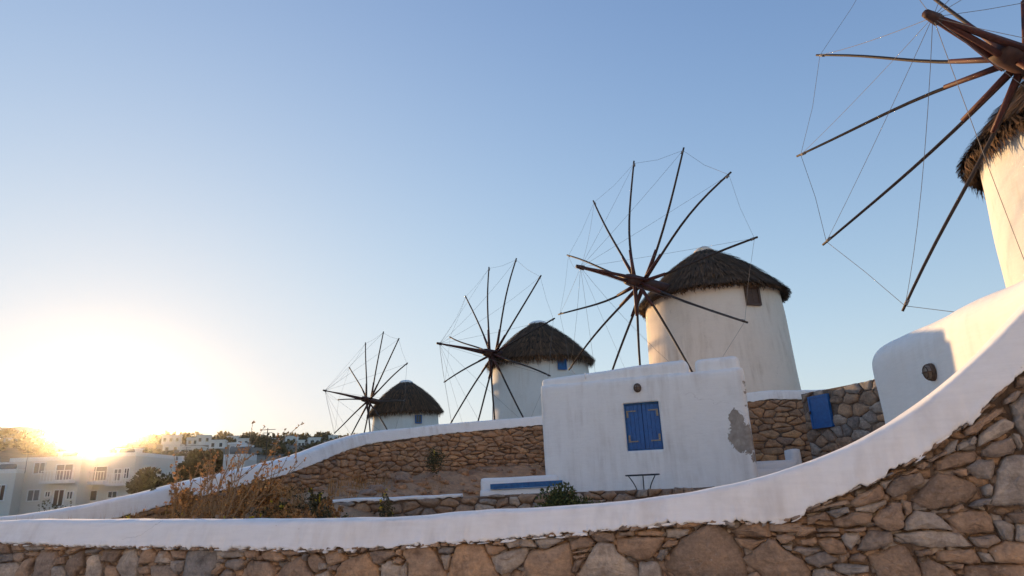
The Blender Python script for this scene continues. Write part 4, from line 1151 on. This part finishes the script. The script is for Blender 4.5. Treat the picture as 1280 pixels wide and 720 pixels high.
# ------------------------------------------------------------------ plants
def leaf(b, p, d, L, w, R):
    d = d.normalized(); s = d.cross(Vector((R.uniform(-1, 1), R.uniform(-1, 1), R.uniform(-1, 1))))
    if s.length < 1e-3: return
    s.normalize()
    n0 = len(b.v)
    b.v += [tuple(p), tuple(p + d*L*0.5 + s*w), tuple(p + d*L), tuple(p + d*L*0.5 - s*w)]
    b.f.append((n0, n0+1, n0+2, n0+3))
def rdir(R, up=0.0):
    while True:
        v = Vector((R.uniform(-1, 1), R.uniform(-1, 1), R.uniform(-1, 1)))
        if 0.1 < v.length < 1: return (v.normalized() + Vector((0, 0, up))).normalized()
def weed(base, lean, h, nst, spread, seed, label, group, leafm, leaves=14, lsize=0.05, seedheads=True, flowers=0, cat='shrub', name='dry_shrub'):
    """upright dry shrub: bent branching stems, small leaves towards the tips"""
    R = random.Random(seed); base = Vector(base); lean = Vector(lean)
    root = thing(name, base, label, cat, group)
    st = MB(); lf = MB(); fl = MB()
    for i in range(nst):
        dv = (Vector((0, 0, 1)) + lean + Vector((R.uniform(-1, 1), R.uniform(-1, 1), 0))*spread).normalized()
        H = h*R.uniform(0.55, 1.0)
        pts = []; p = base + Vector((R.uniform(-.05, .05), R.uniform(-.05, .05), -0.02)); nn = 9
        for k in range(nn):
            pts.append(p.copy())
            dv = (dv + Vector((R.uniform(-1, 1), R.uniform(-1, 1), R.uniform(-.3, .6)))*0.13 + lean*0.05).normalized()
            p = p + dv*H/(nn-1)
        st.tube(pts, [0.014*(1-0.8*k/(nn-1)) for k in range(nn)], 5)
        for k in range(2, nn):
            for _ in range(2 if k > 3 else 1):
                bd = ((pts[k]-pts[k-1]).normalized() + rdir(R, 0.3)*0.9).normalized(); bl = H*R.uniform(0.08, 0.24)
                tw = [pts[k] + bd*bl*f + Vector((0, 0, 0.15*bl*f*f)) for f in (0, .5, 1)]
                st.tube(tw, [0.005, 0.004, 0.0025], 4)
                for _ in range(leaves//4):
                    leaf(lf, tw[0].lerp(tw[2], R.uniform(0.2, 1)), rdir(R, 0.2), lsize*R.uniform(0.4, 1), lsize*0.3, R)
                if seedheads:
                    for _ in range(2):
                        q = tw[2] + rdir(R)*0.015
                        for _ in range(4): leaf(lf, q, rdir(R), 0.024, 0.011, R)
        if flowers:
            for _ in range(flowers):
                q = pts[-1] + rdir(R)*R.uniform(0.0, 0.09)*Vector((1, 1, 0.3)).length
                for _ in range(5): leaf(fl, q, rdir(R, 0.6), 0.03, 0.014, R)
    st.build('stems', M['stem'], root, True); lf.build('foliage', leafm, root)
    if fl.v: fl.build('flowers', M['flower'], root)
    return root
def bush(base, rx, ry, rz, nl, ls, seed, label, group, leafm, name='bush', cat='bush', flowers=0, flm=None):
    R = random.Random(seed); base = Vector(base)
    root = thing(name, base, label, cat, group)
    st = MB(); lf = MB(); fl = MB()
    cl = []
    for i in range(16):
        d = rdir(R, 0.5); c = base + Vector((d.x*rx*R.uniform(.2, .85), d.y*ry*R.uniform(.2, .85), rz*0.35 + d.z*rz*R.uniform(.1, .62)))
        cl.append((c, R.uniform(0.25, 0.42)))
        st.tube([base, base.lerp(c, 0.5) + Vector((0, 0, 0.03)), c], [0.012, 0.008, 0.004], 5)
    for i in range(nl):
        c, k = R.choice(cl); d = rdir(R); r = k*R.random()**0.45
        leaf(lf, c + Vector((d.x*rx*r, d.y*ry*r, d.z*rz*r)), (d + rdir(R)*0.7), ls*R.uniform(0.6, 1.3), ls*0.34, R)
    for i in range(flowers):
        c, k = R.choice(cl); d = rdir(R, 0.8)
        q = c + Vector((d.x*rx*k, d.y*ry*k, abs(d.z)*rz*k))
        for _ in range(5): leaf(fl, q + rdir(R)*0.02, rdir(R, 0.6), 0.035, 0.016, R)
    st.build('stems', M['stem'], root, True); lf.build('foliage', leafm, root)
    if fl.v: fl.build('flowers', flm or M['flower'], root)
    return root
def gp(px, Y):                                                      # a point of the garden soil under the image column
    p = at(px, 645, Y); return (p[0], p[1], soil_z(p[0], p[1]))
G1 = 'tall dry shrubs behind the near wall'
weed(gp(268, 8.2), (0.46, 0, 0), 1.75, 6, 0.24, 3, 'tallest leaning dry shrub with dark seed heads against the hillside', G1, M['leaf_dry'], 14, 0.05)
weed(gp(262, 8.6), (0.15, 0, 0), 1.35, 7, 0.30, 4, 'bare branching dry shrub before the pale chimney block', G1, M['leaf_dry'], 6, 0.035)
weed(gp(212, 8.0), (0.25, 0, 0), 1.2, 6, 0.30, 5, 'brown leafy dry shrub near the yellow flowers on the slope', G1, M['leaf_dry'], 18, 0.05)
weed(gp(190, 7.8), (0.05, 0, 0), 0.75, 6, 0.35, 6, 'short twiggy dry shrub at the low end of the climbing wall', G1, M['leaf_dry'], 14, 0.05)
weed(gp(330, 9.2), (0.15, 0, 0), 0.62, 6, 0.40, 7, 'thin dry weed with bare stems under the climbing wall', G1, M['leaf_olive'], 6, 0.04)
weed(gp(372, 9.8), (0.12, 0, 0), 0.75, 6, 0.35, 8, 'thin upright dry weed at the foot of the bank', G1, M['leaf_olive'], 6, 0.04)
weed(gp(300, 8.6), (0.1, 0, 0), 0.5, 7, 0.5, 9, 'spreading dry weed topped with small yellow flowers', G1, M['leaf_olive'], 18, 0.05, True, 10)
_R = random.Random(41)
for k in range(28):
    weed(gp(_R.uniform(195, 430), _R.uniform(7.8, 11.3)), (0.12, 0, 0), _R.uniform(0.35, 0.62), 8, 0.5, 400+k, 'small bushy dry tussock on the brown slope under the climbing wall', 'dry tussocks on the slope', M['leaf_dry'] if k % 4 else M['leaf_olive'], 30, 0.06, True, 3 if k % 4 == 0 else 0, 'tussock', 'dry_tussock')
G2 = 'low bushes on the bank behind the near wall'
bush(gp(165, 7.6), 0.28, 0.25, 0.50, 700, 0.045, 11, 'yellow-green flowering bush at the low end of the slope', G2, M['leaf_olive'], flowers=50)
bush(gp(140, 7.4), 0.22, 0.2, 0.32, 450, 0.045, 12, 'small brown bush peeping over the near wall', G2, M['leaf_dry'])
bush(gp(185, 7.7), 0.25, 0.22, 0.38, 500, 0.05, 13, 'dull brown leafy bush beside the flowering bush', G2, M['leaf_dry'])
bush(gp(250, 7.9), 0.42, 0.3, 0.42, 900, 0.05, 14, 'low olive bush with bright yellow blossom tops', G2, M['leaf_olive'], flowers=60)
bush(gp(300, 8.2), 0.4, 0.3, 0.46, 900, 0.05, 15, 'olive bush with a flat yellow flower crown', G2, M['leaf_olive'], flowers=45)
bush(gp(355, 9.0), 0.5, 0.35, 0.44, 1100, 0.05, 16, 'spreading green bush at the left end of the low wall', G2, M['leaf_green'])
bush(gp(395, 10.0), 0.42, 0.3, 0.50, 900, 0.05, 17, 'ragged olive bush against the low wall end', G2, M['leaf_olive'])
bush(gp(484, 11.6), 0.22, 0.2, 0.55, 700, 0.04, 18, 'thin green-yellow plant growing up the low wall', G2, M['leaf_olive'], flowers=10)
bush(gp(698, 10.0), 0.60, 0.45, 0.62, 6500, 0.05, 19, 'dense dark green bush in front of the blue bench', G2, M['leaf_green'])
bush(gp(733, 10.1), 0.45, 0.35, 0.50, 2600, 0.05, 20, 'low dark bush at the edge of the dense green one', G2, M['leaf_green'])
q = at(543, 584, 15.6); bush((q[0], q[1], q[2]-0.08), 0.34, 0.25, 0.5, 900, 0.045, 21, 'round dark bush growing out of the rocky bank', G2, M['leaf_olive'], flowers=5)
# dry grass on the bank: uncountable
b = MB(); R = random.Random(77)
for i in range(36000):
    x = R.uniform(-7.2, 0.5); y = R.uniform(6.2, 17.5)
    if y < np.interp(x, NW.D[:, 0], NW.D[:, 1]) + 0.35 or (12.0 < y < 12.8 and x > -4.2): continue
    d, sd, u = near_uw(x, y)
    if sd < 0 or d < 0.15: continue
    if nz(x*1.3, y*1.3, 5) < 0.02 + 0.3*sstep(-3.5, -1.5, x): continue
    z = soil_z(x, y); h = R.uniform(0.05, 0.26)*(1.5 if x < -3.6 else 0.6); dv = Vector((R.uniform(-.4, .5), R.uniform(-.3, .3), 1)).normalized(); w = R.uniform(0.003, 0.006)
    p = Vector((x, y, z-0.01)); t = Vector((1, 0, 0))
    b.tri(p-t*w, p+t*w, p+dv*h)
tag(b.build('dry_grass', M['leaf_dry']), 'short dry brown grass growing on the bank', 'grass', kind='stuff')
# loose rocks lying on the bank
R = random.Random(88)
ico = bmesh.new(); bmesh.ops.create_icosphere(ico, subdivisions=2, radius=1.0)
icoV = [v.co.copy() for v in ico.verts]; icoF = [tuple(v.index for v in f.verts) for f in ico.faces]; ico.free()
b = MB()
for i in range(420):
    x = R.uniform(-6.2, 1.0); y = R.uniform(9.5, 18.5)
    d, sd, u = near_uw(x, y)
    if sd < 0 or d < 0.1 or d > 2.4 or (y < 12.8 and x > -4.2): continue
    s = R.uniform(0.05, 0.17)*(1.5 if R.random() < 0.15 else 1); z = soil_z(x, y); o = R.uniform(0, 50)
    sx, sy, sz = s*R.uniform(.8, 1.5), s*R.uniform(.7, 1.1), s*R.uniform(.45, .8); ca, sa = math.cos(o), math.sin(o)
    V = []
    for v in icoV:
        k = 1 + 0.38*nz(v.x*1.4+o, v.y*1.4, v.z*1.4)
        px_, py_ = v.x*k*sx, v.y*k*sy
        V.append((x+ca*px_-sa*py_, y+sa*px_+ca*py_, z + v.z*k*sz*0.9))
    b.add(V, icoF)
tag(b.build('bank_rocks', M['stone_rust'], None, False), 'loose brown rocks and rubble strewn over the bank', 'rocks', kind='stuff')

# ------------------------------------------------------------------ far town on the left
def facade_building(name, label, cat, px0, px1, py_top, Y, z0, yaw, depth, wins, group=None, wall='facade', parapet=0.35, extra=None):
    P0 = at(px0, py_top, Y); P1 = at(px1, py_top, Y)
    a = Vector((P0[0], P0[1], 0)); d0 = Vector((P1[0]-P0[0], P1[1]-P0[1], 0)); Wd = d0.length
    ex = Vector((math.cos(yaw), math.sin(yaw), 0)); en = Vector((ex.y, -ex.x, 0)); zt = float((P0[2]+P1[2])/2)
    c = a + ex*Wd/2 - en*depth/2
    root = thing(name, (c.x, c.y, z0), label, cat, group)
    b = MB(); b.obox((c.x, c.y, (z0+zt)/2), ex, en, (0, 0, 1), Wd/2, depth/2, (zt-z0)/2); b.build('wall', M[wall], root)
    b = MB()
    for (o, hx, hy) in ((en*(depth/2-0.12), Wd/2-0.002, 0.12), (-en*(depth/2-0.12), Wd/2-0.002, 0.12)):
        q = c + o; b.obox((q.x, q.y, zt+parapet/2), ex, en, (0, 0, 1), hx, hy, parapet/2)
    for s_ in (-1, 1):
        q = c + ex*s_*(Wd/2-0.12); b.obox((q.x, q.y, zt+parapet/2), ex, en, (0, 0, 1), 0.118, depth/2-0.242, parapet/2)
    b.build('roof_parapet', M['slab'], root)
    for (fu, fv, hh) in ((0.22, 0.35, 1.0), (0.7, 0.6, 0.8)):
        if zt - z0 < 4: continue
        q = c + ex*Wd*(fu-0.5) + en*depth*(fv-0.5)
        b = MB(); b.obox((q.x, q.y, zt+hh/2), ex, en, (0, 0, 1), 0.35, 0.35, hh/2); ch = b.build('chimney', M['slab'], root)
        b = MB(); b.obox((q.x, q.y, zt+hh+0.06), ex, en, (0, 0, 1), 0.45, 0.45, 0.06); b.build('chimney_cap', M['slab'], ch)
    if zt - z0 > 4:
        q = c + ex*Wd*0.1 + en*depth*0.2
        b = MB(); b.tube([(q.x-0.6, q.y, zt+0.6), (q.x+0.6, q.y, zt+0.6)], 0.28, 10); b.build('water_tank', M['shutter_grey'], root, True)
        b = MB(); b.tube([(q.x+1.6, q.y, zt), (q.x+1.6, q.y, zt+1.9)], 0.025, 5); b.tube([(q.x+1.1, q.y, zt+1.8), (q.x+2.1, q.y, zt+1.8)], 0.02, 5); b.tube([(q.x+1.3, q.y, zt+1.6), (q.x+1.9, q.y, zt+1.6)], 0.02, 5); b.build('aerial', M['iron'], root)
    k = Wd/(px1-px0)
    for (kind, x0, x1, y0, y1) in wins:
        u0, u1 = (x0-px0)*k, (x1-px0)*k
        zz1 = float(at((x0+x1)/2, y0, Y)[2]); zz0 = float(at((x0+x1)/2, y1, Y)[2])
        q = a + ex*(u0+u1)/2
        if kind == 'slab':
            bb = MB(); qq = q + en*0.5; bb.obox((qq.x, qq.y, (zz0+zz1)/2), ex, en, (0, 0, 1), (u1-u0)/2, 0.55, max(0.07, (zz1-zz0)/2)); bl = bb.build('balcony', M['slab'], root)
            n_ = max(3, int((u1-u0)/0.25)); r = MB(); zb = max(zz1, (zz0+zz1)/2+0.07)
            for i in range(n_+1):
                v = q + ex*((i/n_-0.5)*(u1-u0-0.1)) + en*1.0; r.obox((v.x, v.y, zb+0.42), ex, en, (0, 0, 1), 0.02, 0.02, 0.42)
            v = q + en*1.0; r.obox((v.x, v.y, zb+0.86), ex, en, (0, 0, 1), (u1-u0)/2, 0.03, 0.03); r.build('railing', M['slab'], bl)
        else:
            mt = {'win': 'pane', 'door': 'dark_wood', 'shut': 'shutter_grey', 'recess': 'shutter_grey'}[kind]
            bb = MB(); bb.obox((q.x+en.x*0.03, q.y+en.y*0.03, (zz0+zz1)/2), ex, en, (0, 0, 1), (u1-u0)/2, 0.035, (zz1-zz0)/2); wo = bb.build('door' if kind == 'door' else 'window', M[mt], root)
            fr = MB(); t_ = 0.09
            for (cx, cz, hx, hz_) in ((-(u1-u0)/2, 0, t_/2, (zz1-zz0)/2+t_/2), ((u1-u0)/2, 0, t_/2, (zz1-zz0)/2+t_/2), (0, (zz1-zz0)/2, (u1-u0)/2-t_/2, t_/2), (0, -(zz1-zz0)/2, (u1-u0)/2-t_/2, t_/2), (0, 0, t_/3, (zz1-zz0)/2-t_/2)):
                v = q + ex*cx + en*0.06; fr.obox((v.x, v.y, (zz0+zz1)/2+cz), ex, en, (0, 0, 1), hx, 0.06, hz_)
            fr.build('frame', M['slab'], wo)
    return root
facade_building('apartment_building', 'cream two-storey apartment house with a side wing by the lane', 'building', 12, 96, 576, 58, -0.8, 0.12, 9,
    [('shut',16,22,582,594),('shut',42,55,578,592),('recess',68,88,580,600),('slab',58,92,601,604),('shut',40,54,612,626),('win',60,66,614,621),('door',70,82,612,633),('win',85,92,614,624)])
facade_building('apartment_building', 'cream apartment house with long white balconies below the setting sun', 'building', 96, 166, 571, 61, -0.8, 0.10, 9,
    [('recess',108,135,583,601),('slab',106,138,602,606),('win',107,127,613,626),('recess',143,152,586,601),('win',155,161,585,598),('slab',140,164,604,607),('win',139,150,614,622)])
facade_building('low_house', 'long low white house with a roof ornament in front of the hillside', 'house', 160, 231, 580, 72, -0.8, 0.2, 7,
    [('win',170,178,586,598),('win',187,195,586,598),('door',221,229,592,606)])
facade_building('outbuilding', 'small pale outbuilding at the end of the lane, lower than its neighbours', 'house', -40, 10, 592, 55, -0.8, 0.35, 7, [('door',-8,2,606,626),('win',-24,-14,606,616)])
facade_building('chimney_block', 'white toothed-top block standing above the climbing white wall', 'house', 279, 306, 575, 40, -0.8, 0.05, 2.0, [])
q0 = at(279, 573, 39.0); q1 = at(306, 573, 39.0)

# added out of view: whitewashed houses whose sunlit fronts bounce light onto shaded walls
for (x0, x1, y, h, lab) in ((-22, -7.5, -7.5, 8.2, 'added two-storey whitewashed house behind the view bouncing evening sun'), (-6.6, 4.5, -8.3, 7.6, 'added lower whitewashed bounce house behind the view with a blue door'), (5.3, 17.5, -7.6, 8.4, 'added whitewashed corner bounce house behind the view below the mills')):
    root = thing('white_house', ((x0+x1)/2, y-4, 0), lab, 'house', 'added bounce houses behind the view')
    rblock('wall', M['white'], root, ((x0+x1)/2, y-4, -0.1), (x1-x0, 8, h), 0.0, 0.15, 0.6, 0.02, x0)
    for k in range(4):
        for z in (1.3, 4.0, 6.2):
            if z + 1.2 > h: continue
            xx = x0 + (x1-x0)*(k+0.5)/4; door = z < 2 and k == 1
            b = MB(); b.obox((xx, y+0.0, 1.05 if door else z+0.2), (1, 0, 0), (0, 1, 0), (0, 0, 1), 0.45, 0.08, 1.05 if door else 0.6); b.build('door' if door else 'shutter', M['blue'], root)

# houses on the far hillside
HS = 'white houses scattered over the far hill'
far = [(0,8,536,544,'flat white villa at the edge of the ridge beside a lone tree'),(19,33,535,544,'broad white villa on the ridge'),(33,46,536,544,'white villa joined to the broad one on the ridge'),(34,52,547,554,'low white house just below the ridge villas'),(0,13,549,554,'narrow white terrace wall house under the ridge'),
 (203,224,545,555,'boxy white villa right of the sun on the ridge'),(205,224,556,562,'low white annex below the boxy villa'),(234,246,548,556,'left wing of the stepped white hotel'),(246,262,545,556,'tall middle block of the stepped white hotel'),(262,280,551,560,'right wing of the stepped white hotel'),(226,251,559,566,'long white terrace house below the stepped hotel'),
 (284,297,546,552,'small white house behind the dry shrub tips'),(296,311,549,556,'second small white house behind the dry shrub'),(357,371,546,555,'tall cube house on the brown ridge'),(372,380,551,556,'tiny white house next to the tall cube house'),(386,400,548,554,'wide white house on the open brown slope'),(411,422,545,549,'flat white house near the far mill wall'),(340,349,549,554,'small pale house on the brown slope')]
for i, (x0, x1, y0, y1, lab) in enumerate(far):
    p = hill_hit((x0+x1)/2, y1+0.5)
    if p is None: p = at((x0+x1)/2, y1, 400)
    Y = float(p[1])
    w = (at(x1, y1, Y)-at(x0, y1, Y)); Wd = float(math.hypot(w[0], w[1])); zt = float(at((x0+x1)/2, y0, Y)[2]); zb = float(p[2])-1.5
    yaw = -0.15 + 0.3*((i*37 % 10)/10) + math.radians(22)
    ex = Vector((math.cos(yaw), math.sin(yaw), 0)); en = Vector((ex.y, -ex.x, 0)); c = Vector((p[0], p[1], 0)) - en*3
    root = thing('hillside_house', (c.x, c.y, zb), lab, 'house', HS)
    b = MB(); b.obox((c.x, c.y, (zb+zt)/2), ex, en, (0, 0, 1), Wd/2, 4, (zt-zb)/2); b.build('wall', M['white_mill'], root)
    b = MB(); b.obox((c.x, c.y, zt+0.15), ex, en, (0, 0, 1), Wd/2+0.25, 4.25, 0.15); b.build('roof_slab', M['slab'], root)
    n_ = max(2, int(Wd/2.2))
    fl = [zt-1.6] if zt-zb < 5.2 else [zt-1.6, zt-4.6]
    for z in fl:
        for k in range(n_):
            q = c + ex*((k+0.5)/n_-0.5)*Wd + en*4.0
            b = MB(); b.obox((q.x, q.y, z), ex, en, (0, 0, 1), 0.5, 0.06, 0.7); b.build('window', M['pane'], root)

def tree(base, h, rx, rz, nl, ls, seed, label, group, leafm, trunk_r=0.15, name='tree'):
    R = random.Random(seed); base = Vector(base)
    root = thing(name, base, label, 'tree', group)
    st = MB(); lf = MB(); cz = h - rz
    top = base + Vector((0, 0, cz)); st.tube([base - Vector((0, 0, 0.5)), base + Vector((R.uniform(-.1, .1)*h, 0, cz*0.55)), top], [trunk_r, trunk_r*0.75, trunk_r*0.5], 7)
    cl = []
    for i in range(18):
        d = rdir(R, 0.15); c = top + Vector((d.x*rx, d.y*rx, d.z*rz))*R.uniform(0.35, 0.85); cl.append((c, R.uniform(.22, .45)))
        if i < 9: st.tube([top - Vector((0, 0, cz*0.25)), top.lerp(c, .5), c], [trunk_r*.45, trunk_r*.25, trunk_r*.08], 5)
    for i in range(nl):
        c, k = R.choice(cl); d = rdir(R); r = k*R.random()**0.4
        leaf(lf, c + Vector((d.x*rx, d.y*rx, d.z*rz))*r, d + rdir(R)*0.8, ls*R.uniform(.6, 1.4), ls*0.4, R)
    st.build('trunk', M['pole'], root, True); lf.build('crown', leafm, root)
    return root
TG = 'trees between the houses at the foot of the hill'
q = at(258, 602, 62); tree((q[0], q[1], -0.6), float(at(258, 560, 62)[2])+0.6, 2.3, 2.1, 3600, 0.34, 31, 'broad dark tree left of the white toothed block', TG, M['leaf_far'])
q = at(240, 605, 58); tree((q[0], q[1], -0.6), float(at(240, 572, 58)[2])+0.6, 1.6, 1.4, 2000, 0.3, 32, 'lower dark tree by the end of the long low house', TG, M['leaf_far'])
q = at(186, 605, 50); tree((q[0], q[1], -0.6), float(at(186, 586, 50)[2])+0.6, 1.5, 1.1, 1500, 0.32, 33, 'small spiky-topped tree in front of the long low house', TG, M['leaf_far'])
q = at(212, 610, 52); tree((q[0], q[1], -0.6), float(at(212, 598, 52)[2])+0.6, 1.0, 0.8, 900, 0.26, 34, 'little tree before the low house door', TG, M['leaf_far'])
for k, (px, lab) in enumerate([(52,'small roadside bush before the apartment doorway'),(66,'rounded roadside bush beside the apartment door'),(78,'low roadside bush next to the climbing wall'),(115,'flat bush below the balcony house window')]):
    q = at(px, 640, 40+k*2); bush((q[0], q[1], -0.45), 0.9, 0.7, 1.6, 500, 0.16, 60+k, lab, 'bushes along the lane', M['leaf_far'])
RT = 'trees on the ridge line'
for k, (px, py, lab) in enumerate([(10,538,'lone ridge tree beside the flat villa'),(52,538,'first of two ridge trees right of the broad villa'),(64,539,'second of two ridge trees right of the broad villa'),(196,545,'ridge tree left of the boxy villa'),(228,546,'ridge tree between the boxy villa and the hotel'),(254,544,'round tree behind the tall hotel block'),(283,548,'ridge tree at the right wing of the hotel'),(305,548,'bushy ridge tree behind the small white houses'),(330,548,'low ridge tree on the open crest')]):
    p = hill_hit(px, py+8)
    if p is None: p = at(px, py+8, 400)
    hh = float(at(px, py, p[1])[2]-p[2])
    tree((p[0], p[1], p[2]), max(hh, 3.0), 2.6, max(1.3, hh*0.36), 700, 0.7, 90+k, lab, RT, M['leaf_far'], 0.2)
# scrub over the hillside: one mass
b = MB(); R = random.Random(123)
for i in range(900):
    az = math.radians(R.uniform(-46, -10)); r = R.uniform(95, 425); x, y = math.sin(az)*r, math.cos(az)*r
    if nz(x*0.02, y*0.02, 7) < -0.12: continue
    z = ground_z(x, y); s = R.uniform(0.7, 2.1)*(1+r/500)
    if r > 330 and abs(math.degrees(az)+33.3) < 2.5: s *= 0.5
    for _ in range(42):
        d = rdir(R, 0.2); leaf(b, Vector((x, y, z)) + Vector((d.x*s, d.y*s, abs(d.z)*s*0.75))*R.uniform(.4, 1), d+rdir(R)*.6, 0.55*s, 0.2*s, R)
tag(b.build('hill_scrub', M['leaf_far']), 'dark scrub covering the far hillside', 'scrub', kind='stuff')

# ------------------------------------------------------------------ evening haze
b = MB(); b.box(-940, 740, -70, 1040, -3.0, 60.0)
hz_m = bpy.data.materials.new('haze'); hz_m.use_nodes = True
t = hz_m.node_tree; t.nodes.clear()
o = t.nodes.new('ShaderNodeOutputMaterial'); pv = t.nodes.new('ShaderNodeVolumePrincipled')
pv.inputs['Color'].default_value = (0.96, 0.93, 0.88, 1); pv.inputs['Density'].default_value = 0.00013; pv.inputs['Anisotropy'].default_value = 0.975
t.links.new(pv.outputs[0], o.inputs['Volume'])
tag(b.build('haze', hz_m), kind='stuff')
